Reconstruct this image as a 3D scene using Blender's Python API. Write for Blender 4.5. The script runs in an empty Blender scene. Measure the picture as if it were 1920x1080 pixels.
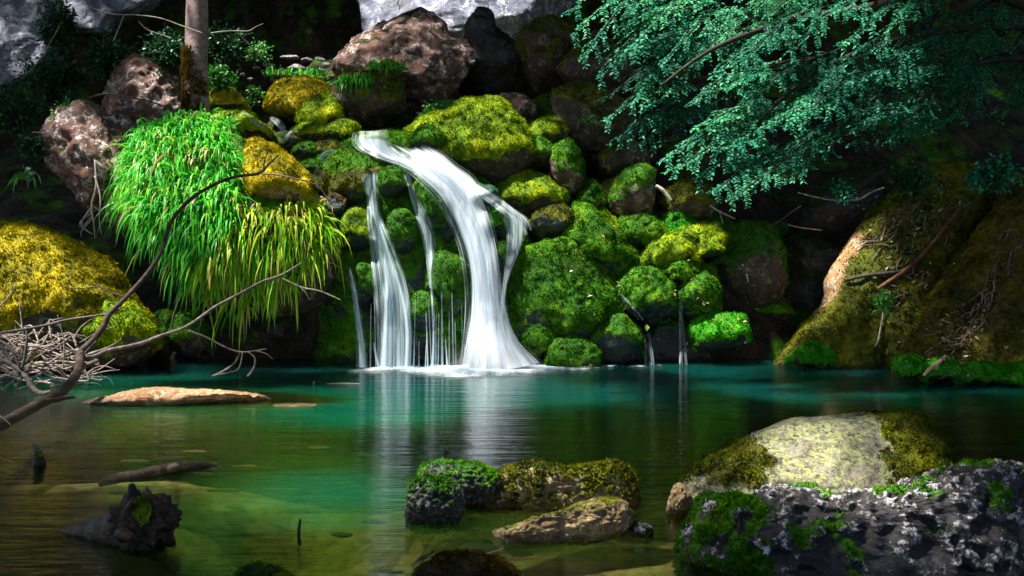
import bpy, bmesh, math, random
import numpy as np
from mathutils import Vector
from mathutils.bvhtree import BVHTree

rng = np.random.default_rng(7)
random.seed(7)
scene = bpy.context.scene
col = scene.collection

# ------------------------------------------------------------------ camera
F_PX = 1867.0
CAM = np.array([0.0, 0.0, 1.5])
PITCH = math.radians(2.76)
FWD = np.array([0, math.cos(PITCH), -math.sin(PITCH)])
UPV = np.array([0, math.sin(PITCH), math.cos(PITCH)])
cam_d = bpy.data.cameras.new('camera')
cam_d.lens = 35.0; cam_d.sensor_width = 36.0; cam_d.clip_end = 400; cam_d.clip_start = 0.05
cam = bpy.data.objects.new('camera', cam_d); col.objects.link(cam)
cam.location = CAM; cam.rotation_euler = (math.pi / 2 - PITCH, 0, 0)
scene.camera = cam

def P(px, py, Y):
    d = np.array([(px - 960) / F_PX, 0, 0]) + UPV * ((540 - py) / F_PX) + FWD
    return CAM + d * (Y / d[1])

# ------------------------------------------------------------------ noise
_perm = {}
def _tab(seed):
    if seed not in _perm:
        r = np.random.default_rng(seed + 1000)
        p = r.permutation(256); g = r.normal(size=(256, 3)); g /= np.linalg.norm(g, axis=1)[:, None]
        _perm[seed] = (np.concatenate([p, p, p]), g)
    return _perm[seed]
def pn(p, seed=0):
    perm, g = _tab(seed)
    i = np.floor(p).astype(int); f = p - i; i &= 255
    u = f * f * f * (f * (f * 6 - 15) + 10)
    out = 0
    for dx in (0, 1):
        wx = u[:, 0] if dx else 1 - u[:, 0]
        for dy in (0, 1):
            wy = u[:, 1] if dy else 1 - u[:, 1]
            for dz in (0, 1):
                wz = u[:, 2] if dz else 1 - u[:, 2]
                h = perm[perm[perm[(i[:, 0] + dx) & 255] + ((i[:, 1] + dy) & 255)] + ((i[:, 2] + dz) & 255)]
                gv = g[h]
                out = out + wx * wy * wz * (gv[:, 0] * (f[:, 0] - dx) + gv[:, 1] * (f[:, 1] - dy) + gv[:, 2] * (f[:, 2] - dz))
    return out * 1.5
def fbm(p, o=4, seed=0, lac=2.03, gain=.5):
    a = 1; s = 0; t = 0
    for k in range(o):
        s = s + a * pn(p + k * 17.3, seed + k); t += a; a *= gain; p = p * lac
    return s / t
def ridged(p, o=4, seed=0):
    a = 1; s = 0; t = 0
    for k in range(o):
        s = s + a * (1 - 2 * np.abs(pn(p + k * 11.7, seed + k))); t += a; a *= .5; p = p * 2.1
    return s / t
def billow(p, o=3, seed=0):
    a = 1; s = 0; t = 0
    for k in range(o):
        s = s + a * (np.abs(pn(p + k * 5.7, seed + k)) * 2); t += a; a *= .5; p = p * 2.1
    return s / t
def sstep(a, b, x):
    t = np.clip((x - a) / (b - a), 0, 1); return t * t * (3 - 2 * t)

# ------------------------------------------------------------------ mesh building
def mk(name, V, F, mat=None, parent=None, attrs=None, uv=None, smooth=True, loc=None):
    """V (n,3) world points, F an (m,k) array or list of them; one mesh object"""
    V = np.asarray(V, float)
    if loc is None:
        loc = np.array([0., 0., 0.]) if parent is not None else np.array([(V[:, 0].min() + V[:, 0].max()) / 2, (V[:, 1].min() + V[:, 1].max()) / 2, V[:, 2].min()])
        if parent is not None: loc = np.array(parent['_o'][:])
    loc = np.asarray(loc, float)
    Fs = F if isinstance(F, list) else [F]
    me = bpy.data.meshes.new(name)
    me.vertices.add(len(V)); me.vertices.foreach_set('co', (V - loc).astype(np.float32).ravel())
    nl = sum(f.size for f in Fs); nf = sum(len(f) for f in Fs)
    me.loops.add(nl); me.polygons.add(nf)
    idx = np.concatenate([f.ravel() for f in Fs]).astype(np.int32)
    tot = np.concatenate([np.full(len(f), f.shape[1]) for f in Fs]); st = np.concatenate([[0], np.cumsum(tot)[:-1]]).astype(np.int32)
    me.loops.foreach_set('vertex_index', idx); me.polygons.foreach_set('loop_start', st)
    me.update(calc_edges=True); me.validate()
    if smooth: me.polygons.foreach_set('use_smooth', np.ones(len(me.polygons), bool))
    for k, v in (attrs or {}).items():
        a = me.attributes.new(k, 'FLOAT', 'POINT'); a.data.foreach_set('value', np.asarray(v, np.float32))
    if uv is not None:
        l = me.uv_layers.new(name='UVMap'); l.data.foreach_set('uv', np.asarray(uv, np.float32)[idx].ravel())
    if mat: me.materials.append(mat)
    o = bpy.data.objects.new(name, me); col.objects.link(o)
    if parent is not None:
        o.parent = parent; o['_o'] = list(loc)
    else:
        o.location = loc; o['_o'] = list(loc)
    return o
def tag(o, label, cat, group=None):
    o['label'] = label; o['category'] = cat
    if group: o['group'] = group
    return o
def empty(name, loc, label, cat, group=None):
    o = bpy.data.objects.new(name, None); col.objects.link(o); o.location = loc; o['_o'] = list(map(float, loc)); o.empty_display_size = .1
    return tag(o, label, cat, group)
def kind(o, k): o['kind'] = k; return o

_ico = {}
def ico(sub):
    if sub not in _ico:
        bm = bmesh.new(); bmesh.ops.create_icosphere(bm, subdivisions=sub, radius=1)
        _ico[sub] = (np.array([v.co[:] for v in bm.verts]), np.array([[v.index for v in f.verts] for f in bm.faces])); bm.free()
    return _ico[sub]
def vnormals(V, F):
    n = np.cross(V[F[:, 1]] - V[F[:, 0]], V[F[:, 2]] - V[F[:, 0]]); N = np.zeros_like(V)
    for k in range(3): np.add.at(N, F[:, k], n)
    return N / (np.linalg.norm(N, axis=1)[:, None] + 1e-9)
def catmull(pts, n, closed=False):
    pts = np.asarray(pts, float); m = len(pts)
    if closed: t = np.linspace(0, m, n, endpoint=False)
    else: t = np.linspace(0, m - 1, n)
    i = np.minimum(np.floor(t).astype(int), m - 1 if closed else m - 2); f = (t - i)[:, None]
    g = (lambda k: pts[k % m]) if closed else (lambda k: pts[np.clip(k, 0, m - 1)])
    a, b, c, d = g(i - 1), g(i), g(i + 1), g(i + 2)
    return .5 * (2 * b + (c - a) * f + (2 * a - 5 * b + 4 * c - d) * f**2 + (3 * b - a - 3 * c + d) * f**3)

class Geo:
    def __init__(s): s.V = []; s.F = {}; s.n = 0; s.A = {}
    def add(s, V, F, **at):
        s.V.append(V); s.F.setdefault(F.shape[1], []).append(F + s.n); s.n += len(V)
        for k, v in at.items(): s.A.setdefault(k, []).append(np.broadcast_to(v, len(V)))
    def build(s, name, mat, parent=None, smooth=True, loc=None):
        return mk(name, np.concatenate(s.V), [np.concatenate(f) for f in s.F.values()], mat, parent, {k: np.concatenate(v) for k, v in s.A.items()}, smooth=smooth, loc=loc)

def tube(pts, rad, sides=7, seg=6, rough=.08, seed=0, g=None, knots=0):
    """swept tapering limb through pts (n,3) with radii; appended to a Geo"""
    pts = np.asarray(pts, float); rad = np.asarray(rad, float)
    n = max(2, (len(pts) - 1) * seg + 1)
    C = catmull(pts, n); R = np.interp(np.linspace(0, 1, n), np.linspace(0, 1, len(rad)), rad)
    T = np.gradient(C, axis=0); T /= np.linalg.norm(T, axis=1)[:, None] + 1e-9
    ref = np.array([0, 1, 0.13]); A = np.cross(T, ref); A /= np.linalg.norm(A, axis=1)[:, None] + 1e-9; B = np.cross(T, A)
    th = np.linspace(0, 2 * np.pi, sides, endpoint=False)
    V = C[:, None] + (A[:, None] * np.cos(th)[None, :, None] + B[:, None] * np.sin(th)[None, :, None]) * R[:, None, None]
    V = V.reshape(-1, 3)
    if rough:
        r = np.repeat(R, sides); ctr = np.repeat(C, sides, axis=0)
        k = 1 + rough * 2 * fbm(V / (r.mean() * 3 + 1e-6), 2, seed) + knots * np.maximum(0, pn(ctr / (r.mean() * 7), seed + 3))
        V = ctr + (V - ctr) * k[:, None]
    a = np.arange(n - 1)[:, None] * sides + np.arange(sides)[None]; b = np.arange(n - 1)[:, None] * sides + (np.arange(sides)[None] + 1) % sides
    F = np.stack([a, b, b + sides, a + sides], -1).reshape(-1, 4)
    V = np.concatenate([V, C[:1], C[-1:]]); m = len(V)
    j = np.arange(sides)
    caps = np.concatenate([np.stack([(j + 1) % sides, j, np.full(sides, m - 2)], -1), np.stack([j + (n - 1) * sides, (j + 1) % sides + (n - 1) * sides, np.full(sides, m - 1)], -1)])
    g = g or Geo(); rv = (seed * .37) % 1
    g.V.append(V); g.F.setdefault(4, []).append(F + g.n); g.F.setdefault(3, []).append(caps + g.n); g.n += m
    g.A.setdefault('rnd', []).append(np.full(m, rv))
    return g
def pxpath(lst):   # (px, py, Y, radius_px)
    return np.array([P(a, b, c) for a, b, c, d in lst]), np.array([d * c / F_PX for a, b, c, d in lst])

# ------------------------------------------------------------------ node helpers
class NT:
    def __init__(s, name):
        s.m = bpy.data.materials.new(name); s.m.use_nodes = True; s.t = s.m.node_tree; s.t.nodes.clear()
        s.out = s.t.nodes.new('ShaderNodeOutputMaterial')
    def n(s, typ, **kw):
        x = s.t.nodes.new('ShaderNode' + typ)
        for k, v in kw.items():
            if k == 'inp':
                for a, b in v.items(): s.put(x.inputs[a], b)
            else: setattr(x, k, v)
        return x
    def put(s, sock, v):
        if isinstance(v, bpy.types.NodeSocket): s.t.links.new(v, sock)
        elif isinstance(v, bpy.types.Node): s.t.links.new(v.outputs[0], sock)
        else:
            if isinstance(v, tuple) and len(v) == 3 and sock.type == 'RGBA': v = (*v, 1)
            sock.default_value = v
    def math(s, op, a, b=0.0, c=None, clamp=False):
        x = s.n('Math', operation=op, use_clamp=clamp); s.put(x.inputs[0], a); s.put(x.inputs[1], b)
        if c is not None: s.put(x.inputs[2], c)
        return x.outputs[0]
    def mix(s, f, a, b, blend='MIX'):
        x = s.n('Mix', data_type='RGBA', blend_type=blend); s.put(x.inputs[0], f); s.put(x.inputs[6], a); s.put(x.inputs[7], b); return x.outputs[2]
    def noise(s, vec, scale, detail=4, rough=.55, dist=0.0):
        x = s.n('TexNoise', inp={'Vector': vec, 'Scale': scale, 'Detail': detail, 'Roughness': rough, 'Distortion': dist}); return x.outputs[0]
    def ramp(s, f, stops):
        x = s.n('ValToRGB'); r = x.color_ramp; s.put(x.inputs[0], f)
        while len(r.elements) < len(stops): r.elements.new(.5)
        for e, (p, c) in zip(r.elements, stops): e.position = p; e.color = (*c, 1) if len(c) == 3 else c
        return x.outputs[0]
    def rampf(s, f, a, b):
        x = s.n('MapRange', interpolation_type='SMOOTHSTEP', inp={0: f, 1: a, 2: b}); return x.outputs[0]
    def attr(s, name): return s.n('Attribute', attribute_name=name).outputs['Fac']
    def bump(s, h, strength, dist, nrm=None):
        x = s.n('Bump', inp={'Strength': strength, 'Distance': dist, 'Height': h})
        if nrm is not None: s.put(x.inputs['Normal'], nrm)
        return x.outputs[0]
    def obj(s): return s.n('TexCoord').outputs['Object']
    def pos(s): return s.n('NewGeometry').outputs['Position']
    def surf(s, sh): s.put(s.out.inputs['Surface'], sh); return s.m

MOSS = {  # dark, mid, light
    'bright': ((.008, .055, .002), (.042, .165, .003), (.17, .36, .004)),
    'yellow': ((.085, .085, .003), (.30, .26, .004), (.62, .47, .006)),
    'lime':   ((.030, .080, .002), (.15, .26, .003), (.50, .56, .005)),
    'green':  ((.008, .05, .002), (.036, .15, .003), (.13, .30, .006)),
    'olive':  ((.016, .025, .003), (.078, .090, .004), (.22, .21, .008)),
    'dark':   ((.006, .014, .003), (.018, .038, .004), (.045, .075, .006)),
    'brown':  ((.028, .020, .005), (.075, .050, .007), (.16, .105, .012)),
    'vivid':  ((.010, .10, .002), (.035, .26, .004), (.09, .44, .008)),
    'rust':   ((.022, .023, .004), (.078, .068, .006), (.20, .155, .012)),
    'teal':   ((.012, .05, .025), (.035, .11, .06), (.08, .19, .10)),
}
STONE = {  # dark, mid, light, lichen colour, lichen amount 0..1, roughness
    'grey':   ((.035, .034, .036), (.13, .125, .13), (.30, .29, .29), (.62, .60, .60), .50, .8),
    'pale':   ((.05, .04, .032), (.145, .13, .10), (.27, .255, .20), (.36, .42, .13), .56, .85),
    'red':    ((.030, .016, .014), (.12, .060, .045), (.22, .13, .10), (.62, .56, .55), .47, .8),
    'brown':  ((.014, .011, .009), (.055, .040, .028), (.13, .095, .065), (.35, .28, .22), .33, .7),
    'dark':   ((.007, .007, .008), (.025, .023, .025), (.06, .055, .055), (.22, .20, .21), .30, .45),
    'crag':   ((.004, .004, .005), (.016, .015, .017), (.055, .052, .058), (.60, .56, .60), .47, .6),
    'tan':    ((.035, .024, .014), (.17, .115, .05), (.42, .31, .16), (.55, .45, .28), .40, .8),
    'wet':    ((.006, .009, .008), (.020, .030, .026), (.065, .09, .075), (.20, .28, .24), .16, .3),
    'bluish': ((.02, .022, .036), (.13, .14, .20), (.36, .38, .50), (.62, .63, .74), .42, .85),
    'orange': ((.09, .040, .018), (.26, .125, .05), (.42, .27, .15), (.55, .48, .34), .45, .8),
}
def moss_color(N, vec, pal, rnd=None):
    d, m, l = MOSS[pal]
    a = N.noise(vec, 3.2, 5, .6); b = N.noise(vec, 13.0, 4, .65)
    f = N.math('ADD', N.math('MULTIPLY', a, .65), N.math('MULTIPLY', b, .45))
    f = N.math('ADD', f, N.math('MULTIPLY', N.math('SUBTRACT', N.noise(vec, .95, 3, .5), .5), .55))
    if rnd is not None: f = N.math('ADD', f, N.math('MULTIPLY', N.math('SUBTRACT', rnd, .5), .28))
    c = N.ramp(f, [(.36, d), (.54, m), (.74, l)])
    w = N.rampf(N.noise(vec, 4.2, 7, .72), .555, .68)      # dry brown threads in the moss
    return N.mix(N.math('MULTIPLY', w, .62), c, (.10, .060, .016))
_mats = {}
def moss_mat(pal):
    k = 'moss_' + pal
    if k in _mats: return _mats[k]
    N = NT(k); vec = N.obj()
    c = moss_color(N, vec, pal, N.attr('rnd'))
    d = N.n('BsdfDiffuse', inp={'Color': c}); t = N.n('BsdfTranslucent', inp={'Color': c})
    x = N.n('MixShader', inp={0: .22, 1: d, 2: t})
    _mats[k] = N.surf(x); return _mats[k]
def rock_mat(stone, pal, scale=1.0, strata=0, ridge=0):
    k = f'rock_{stone}_{pal}_{scale}_{strata}_{ridge}'
    if k in _mats: return _mats[k]
    N = NT(k); vec = N.obj()
    d, m, l, lc, la, ro = STONE[stone]
    v2 = N.n('VectorMath', operation='SCALE', inp={0: vec, 'Scale': scale}).outputs[0]
    if strata:
        mp = N.n('Mapping', inp={'Vector': v2, 'Scale': (1, 1, strata)}); v2 = mp.outputs[0]
    n1 = N.noise(v2, 2.6, 9, .62, .4); n2 = N.noise(v2, 9.0, 10, .68, .8); n3 = N.noise(v2, 38.0, 5, .7)
    f = N.math('ADD', N.math('MULTIPLY', n1, .55), N.math('MULTIPLY', n2, .55))
    c = N.ramp(f, [(.38, d), (.55, m), (.72, l)])
    lbig = N.rampf(N.noise(v2, 1.15, 4, .6, .5), .33, .52)
    lich = N.math('MULTIPLY', N.rampf(N.noise(v2, 7.5, 8, .72, .6), .655 - la * .30, .69 - la * .28), N.math('MULTIPLY', lbig, N.rampf(n3, .36, .54)))
    if ridge: lich = N.math('MULTIPLY', N.rampf(N.math('ADD', N.attr('ridge'), N.math('MULTIPLY', N.math('SUBTRACT', N.noise(v2, 7.0, 8, .75), .5), 2.6)), .72, .95), N.rampf(n3, .36, .54))
    if stone == 'pale': c = N.mix(N.math('MULTIPLY', N.rampf(N.noise(v2, 3.4, 9, .75, 1.2), .50, .56), N.rampf(n3, .66, .46)), c, (.035, .028, .024))
    c = N.mix(lich, c, N.mix(n2, lc, tuple(x * .6 for x in lc)))
    stain = N.rampf(N.noise(v2, 1.7, 5, .6), .58, .70)
    c = N.mix(N.math('MULTIPLY', stain, .45), c, (.20, .055, .02) if stone in ('red', 'orange', 'tan') else (.05, .045, .02))
    cr = N.n('TexVoronoi', feature='DISTANCE_TO_EDGE', inp={'Vector': N.mix(.12, v2, N.n('TexNoise', inp={'Vector': v2, 'Scale': 4.0}).outputs[1]), 'Scale': 5.0}).outputs[0]
    crack = N.math('MAXIMUM', N.rampf(cr, 0.0, .03), N.rampf(N.noise(v2, 2.2, 4, .6), .66, .56))
    c = N.mix(crack, tuple(x * .5 for x in d), c)
    ms = N.attr('moss'); g = N.noise(vec, 45.0, 4, .7)
    mk_ = N.rampf(N.math('ADD', ms, N.math('MULTIPLY', N.math('SUBTRACT', g, .5), .55)), .38, .58)
    mc = moss_color(N, vec, pal, g)
    color = N.mix(mk_, c, mc)
    zz = N.n('SeparateXYZ', inp={0: N.pos()}).outputs[2]      # stone that the pool keeps wet
    wet = N.rampf(N.math('ADD', zz, N.math('MULTIPLY', N.math('SUBTRACT', n2, .5), .10)), .075, .025)
    color = N.mix(N.math('MULTIPLY', wet, .72), color, N.mix(.5, (.012, .010, .009), N.mix(.8, color, (.0, .0, .0))))
    h = N.math('ADD', N.math('ADD', N.math('MULTIPLY', n2, .6), N.math('MULTIPLY', n3, .22)), N.math('MULTIPLY', crack, .12))
    b1 = N.bump(h, .9, .05 / scale)
    hm = N.math('ADD', N.math('MULTIPLY', g, .5), N.noise(vec, 90.0, 2, .6))
    b2 = N.bump(hm, .8, .03)
    nr = N.n('Mix', data_type='VECTOR'); N.put(nr.inputs[0], mk_); N.put(nr.inputs[4], b1); N.put(nr.inputs[5], b2)
    p = N.n('BsdfPrincipled', inp={'Base Color': color, 'Roughness': N.math('SUBTRACT', N.n('Mix', data_type='FLOAT', inp={0: mk_, 2: ro, 3: .95}).outputs[0], N.math('MULTIPLY', wet, .45 if ro > .5 else .05)), 'Normal': nr.outputs[1], 'Specular IOR Level': .35})
    _mats[k] = N.surf(p); return _mats[k]
def leaf_mat(name, cols, trans=.35, gloss=.06, hue_noise=1.2, rough=.4):
    if name in _mats: return _mats[name]
    N = NT(name); r = N.attr('rnd'); ns = N.noise(N.obj(), hue_noise, 3, .6)
    f = N.math('ADD', N.math('MULTIPLY', r, .6), N.math('MULTIPLY', ns, .5))
    st = [(.2 + .6 * i / 3, c) for i, c in enumerate(cols[:4])] + [(.93, c) for c in cols[4:]]
    c = N.ramp(f, st)
    d = N.n('BsdfDiffuse', inp={'Color': c}); t = N.n('BsdfTranslucent', inp={'Color': c})
    x = N.n('MixShader', inp={0: trans, 1: d, 2: t})
    g = N.n('BsdfGlossy', inp={'Color': (.8, .85, .9), 'Roughness': rough}); x2 = N.n('MixShader', inp={0: gloss, 1: x, 2: g})
    _mats[name] = N.surf(x2); return _mats[name]
def wood_mat(name, c0, c1, c2, rough=.8, sc=12.0):
    if name in _mats: return _mats[name]
    N = NT(name); v = N.obj(); a = N.noise(v, sc, 8, .7, .5); b = N.noise(v, sc * 5, 4, .7)
    f = N.math('ADD', N.math('MULTIPLY', a, .6), N.math('MULTIPLY', b, .4)); f = N.math('ADD', f, N.math('MULTIPLY', N.math('SUBTRACT', N.attr('rnd'), .5), .12))
    c = N.ramp(f, [(.36, c0), (.5, c1), (.66, c2)])
    p = N.n('BsdfPrincipled', inp={'Base Color': c, 'Roughness': rough, 'Specular IOR Level': .25, 'Normal': N.bump(f, .8, .02)})
    _mats[name] = N.surf(p); return _mats[name]

# ------------------------------------------------------------------ scatterers
def sample(V, F, w, n, r=rng):
    a = np.linalg.norm(np.cross(V[F[:, 1]] - V[F[:, 0]], V[F[:, 2]] - V[F[:, 0]]), axis=1) * w[F].mean(1)
    if a.sum() <= 0: return np.zeros((0, 3)), np.zeros(0, int)
    i = r.choice(len(F), n, p=a / a.sum()); u = r.random((n, 2)); k = u.sum(1) > 1; u[k] = 1 - u[k]
    f = F[i]
    return V[f[:, 0]] * (1 - u.sum(1))[:, None] + V[f[:, 1]] * u[:, :1] + V[f[:, 2]] * u[:, 1:], i
def unit(x): return x / (np.linalg.norm(x, axis=-1, keepdims=True) + 1e-9)
def tufts(name, V, F, N, mask, dens, L, mat, parent, droop=0.0):
    """fuzzy moss: little three bladed sprigs standing on the mossy part of a surface"""
    A = .5 * np.linalg.norm(np.cross(V[F[:, 1]] - V[F[:, 0]], V[F[:, 2]] - V[F[:, 0]]), axis=1)
    front = np.clip(.35 - N[:, 1], 0, 1) + np.clip(N[:, 2], 0, 1) * .6      # leave the hidden back bare
    w = np.clip(mask * 1.3 - .25, 0, 1) * np.clip(front * 2, 0, 1)
    n = int(min((A * w[F].mean(1)).sum() * dens, 60000))
    if n < 400: return None
    p, i = sample(V, F, w, n); nn = unit(N[F[i]].mean(1))
    out = []; k = 3
    clump = .55 + .9 * np.clip(.5 + fbm(p * 9.0, 2, 5), 0, 1)
    for b in range(k):
        d = unit(nn + rng.normal(size=(n, 3)) * .55 + np.array([0, 0, .15 - droop]))
        s = unit(np.cross(d, rng.normal(size=(n, 3)))); l = (L * .62 * (.5 + rng.random(n)) * clump)[:, None]; wd = l * .27
        q = p - nn * L * .15
        out.append(np.stack([q - s * wd, q + s * wd, q + d * l], 1))
    V2 = np.concatenate(out, 0).reshape(-1, 3); F2 = np.arange(len(V2)).reshape(-1, 3)
    rv = np.repeat(np.concatenate([np.clip(rng.normal(.5, .22, n), 0, 1)] * k), 3)
    return mk(name, V2, F2, mat, parent, {'rnd': rv}, smooth=False)
def leaf_geo(p, d, nrm, L, W, rnd, g, fold=.18):
    s = unit(np.cross(d, nrm)); n2 = unit(np.cross(s, d)); L = np.broadcast_to(L, len(p))[:, None]; W = np.broadcast_to(W, len(p))[:, None]
    V = np.stack([p, p + d * L * .45 + s * W * .5 + n2 * W * fold, p + d * L - n2 * L * .08, p + d * L * .45 - s * W * .5 + n2 * W * fold], 1).reshape(-1, 3)
    i = np.arange(len(p))[:, None] * 4
    g.add(V, np.concatenate([i + np.array([[0, 2, 1]]), i + np.array([[0, 3, 2]])]), rnd=np.repeat(rnd, 4))

# ------------------------------------------------------------------ boulders
BOULDERS = []
def rock(name, label, outline, Y, depth, stone='brown', pal='green', moss=0.0, thick=.05, sub=5, dens=2600, tl=.035, seed=0, cat='boulder', group=None,
         blocky=.72, rough=.10, crag=.055, back=None, msc=1.0, tex=1.0, lean=0.0, droop=.25, strata=0, mossfn=None, cush=2.6, mpow=1.0, under=.85, knob=0.0, kf=4.2, cut=None):
    """a solid stone whose outline is given where it stands, with its own depth; moss settles on upward faces.
    moss: bias (-1 bare .. 1 all over). lean: how much the top recedes from the viewer (m)."""
    D, Fc = ico(sub)
    c = np.mean(outline, 0); pc = P(c[0], c[1], Y); m = Y / F_PX
    o = catmull(outline, 240, True); o = np.array([P(a, b, Y) for a, b in o]); c0 = (o.max(0) + o.min(0)) / 2; pc = np.array([c0[0], Y, c0[2]])
    ax_, az_ = (o[:, 0].max() - o[:, 0].min()) / 2, (o[:, 2].max() - o[:, 2].min()) / 2; dx = (o[:, 0] - pc[0]) / ax_; dz = (o[:, 2] - pc[2]) / az_
    th = np.arctan2(dz, dx); r = np.hypot(dx, dz); k = np.argsort(th); th = th[k]; r = r[k]
    T = np.arctan2(D[:, 2], D[:, 0]); R = np.interp(T, np.concatenate([th[-8:] - 2 * np.pi, th, th[:8] + 2 * np.pi]), np.concatenate([r[-8:], r, r[:8]]))
    s = np.hypot(D[:, 0], D[:, 2]); R = r.mean() + (R - r.mean()) * sstep(.1, .85, s)
    sb = s ** blocky; yb = np.sign(D[:, 1]) * np.abs(D[:, 1]) ** blocky
    V = np.stack([pc[0] + np.cos(T) * sb * R * ax_, Y + np.where(yb < 0, depth, back or depth) * yb, pc[2] + np.sin(T) * sb * R * az_], -1)
    # flat broken faces: shave the stone with a few planes
    rc = np.random.default_rng(seed + 500); nc = cut if cut is not None else (18 if moss < -.15 else 9)
    cc = np.array([pc[0], Y, pc[2]]); sc3 = np.array([ax_, depth, az_]); qn = (V - cc) / sc3
    for _ in range(nc):
        nn_ = rc.normal(size=3) * np.array([1, 1.3, 1]); nn_ /= np.linalg.norm(nn_); dd_ = rc.uniform(.70, .93) if moss < -.15 else rc.uniform(.78, .95)
        qn = qn - nn_ * (np.maximum(0, qn @ nn_ - dd_) * (.92 if moss < -.15 else .75))[:, None]
    V = cc + qn * sc3
    zr = az_; rm = math.sqrt(ax_ * az_); hz = (V[:, 2] - pc[2]) / zr
    V[:, 1] += lean * hz + under * depth * np.maximum(0, -hz) ** 1.3 * (yb < .3)
    V[:, [0, 2]] = CAM[[0, 2]] + (V[:, [0, 2]] - CAM[[0, 2]]) * (V[:, 1] / Y)[:, None]   # a face that stands nearer is built smaller
    dirn = unit(np.stack([D[:, 0] / ax_, D[:, 1] / depth, D[:, 2] / az_], -1)); size = min((rm + depth) / 2, az_ * 1.3)
    q = V / size + seed * 7.77
    V = V + dirn * (size * rough * (fbm(q * 1.1, 4, seed) + .35 * billow(q * 2.2, 2, seed + 3) - .15))[:, None]
    if crag:
        V = V + dirn * (size * crag * (ridged(q * 2.0, 5, seed + 9)))[:, None]
    at = {}
    if knob:
        kq = q * kf; hk = (.55 - 2.2 * np.abs(pn(kq + .25 * fbm(kq * 2, 3, seed)[:, None], seed + 40))) + .6 * (.4 - 2 * np.abs(pn(kq * 2.3, seed + 41))) + .35 * ridged(kq * 4, 3, seed + 42)
        V = V + dirn * (size * knob * hk)[:, None]; at['ridge'] = np.clip(.43 + .5 * hk, 0, 1)
    N = vnormals(V, Fc)
    mk_ = sstep(-.25, .35, N[:, 2] * .9 - .10 + .95 * fbm(V * 2.3 / msc + seed, 5, seed + 21, gain=.6) + moss) ** mpow
    if mossfn is not None: mk_ = mossfn(V, N, mk_)
    if thick:
        bl = billow(V * cush + seed, 3, 31); V = V + unit(N + np.array([0, 0, .2])) * (mk_ * thick * (.25 + 1.1 * (1 - bl)))[:, None]
        N = vnormals(V, Fc)
    ob = mk(name, V, Fc, rock_mat(stone, pal, tex, strata, 1 if knob else 0), attrs={'moss': mk_, **at})
    tag(ob, label, cat, group)
    if dens: tufts('moss', V, Fc, N, mk_, dens, tl, moss_mat(pal), ob, droop)
    BOULDERS.append((V, Fc, N))
    return ob
# ------------------------------------------------------------------ ground: hill, pool bed, water
def interp(x, tab): return np.interp(x, [a for a, b in tab], [b for a, b in tab])
LEFT = [(11.5, -1.6), (12.5, -1.2), (12.75, 2.1), (13.1, 2.72), (14, 3.05), (16, 3.95), (17.3, 4.55), (17.9, 4.62), (19, 4.2), (20.6, 4.3), (22.5, 14)]
RIGHT = [(11.5, -1.6), (12.35, -1.0), (12.6, .7), (13.0, 1.25), (13.6, 1.95), (14.6, 2.9), (15.6, 3.6), (17, 4.2), (20.6, 5.0), (22.5, 14)]
FARL = [(10.9, -1.5), (12.4, -.6), (13.2, .6), (14.5, 1.6), (16, 2.4), (18.5, 3.6), (20.6, 4.3), (22.5, 14)]
FARR = [(9.5, -1.5), (12.2, -.4), (13.5, .5), (15, 2.4), (18, 4.4), (20.6, 5.4), (22.5, 14)]
xs = np.linspace(-16, 16, 321); ys = np.concatenate([np.linspace(9.5, 18, 171), np.linspace(18.2, 24, 40)])
X, Yg = np.meshgrid(xs, ys)
wl = sstep(.0, 1.1, X); wf = sstep(-3.3, -4.6, X) ; wr = sstep(2.6, 4.2, X)
Z = interp(Yg, LEFT) * (1 - wl) + interp(Yg, RIGHT) * wl
Z = Z * (1 - wf) + interp(Yg, FARL) * wf; Z = Z * (1 - wr) + interp(Yg, FARR) * wr
q = np.stack([X, Yg, Z], -1).reshape(-1, 3)
q2 = q.copy(); nz = fbm(q * .9, 5, 40); q2[:, 2] += .28 * nz; q2[:, 1] += .35 * fbm(q * np.array([.7, .7, .9]) + 9, 5, 41)
nx, ny = len(xs), len(ys)
ii = np.arange(ny - 1)[:, None] * nx + np.arange(nx - 1)[None]
GF = np.stack([ii, ii + 1, ii + nx + 1, ii + nx], -1).reshape(-1, 4)
N_ = NT('forest_soil'); v = N_.obj(); a = N_.noise(v, 3.0, 9, .68, .4); b = N_.noise(v, 24.0, 5, .7)
c = N_.ramp(N_.math('ADD', N_.math('MULTIPLY', a, .6), N_.math('MULTIPLY', b, .42)), [(.36, (.006, .006, .006)), (.52, (.034, .026, .018)), (.70, (.12, .09, .06))])  # soil colour kept near black so the hill reads as shade
mk0 = N_.rampf(N_.noise(v, 1.3, 6, .65), .50, .62); c = N_.mix(N_.math('MULTIPLY', mk0, .85), c, moss_color(N_, v, 'green'))
soil = N_.surf(N_.n('BsdfPrincipled', inp={'Base Color': c, 'Roughness': .95, 'Specular IOR Level': .15, 'Normal': N_.bump(N_.math('ADD', a, b), .9, .05)}))
hill = kind(mk('hill', q2, GF, soil, loc=(0, 0, 0)), 'structure')
hill['label'] = 'earthy hillside rising behind the pool, coloured darker to read as shade'

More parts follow.
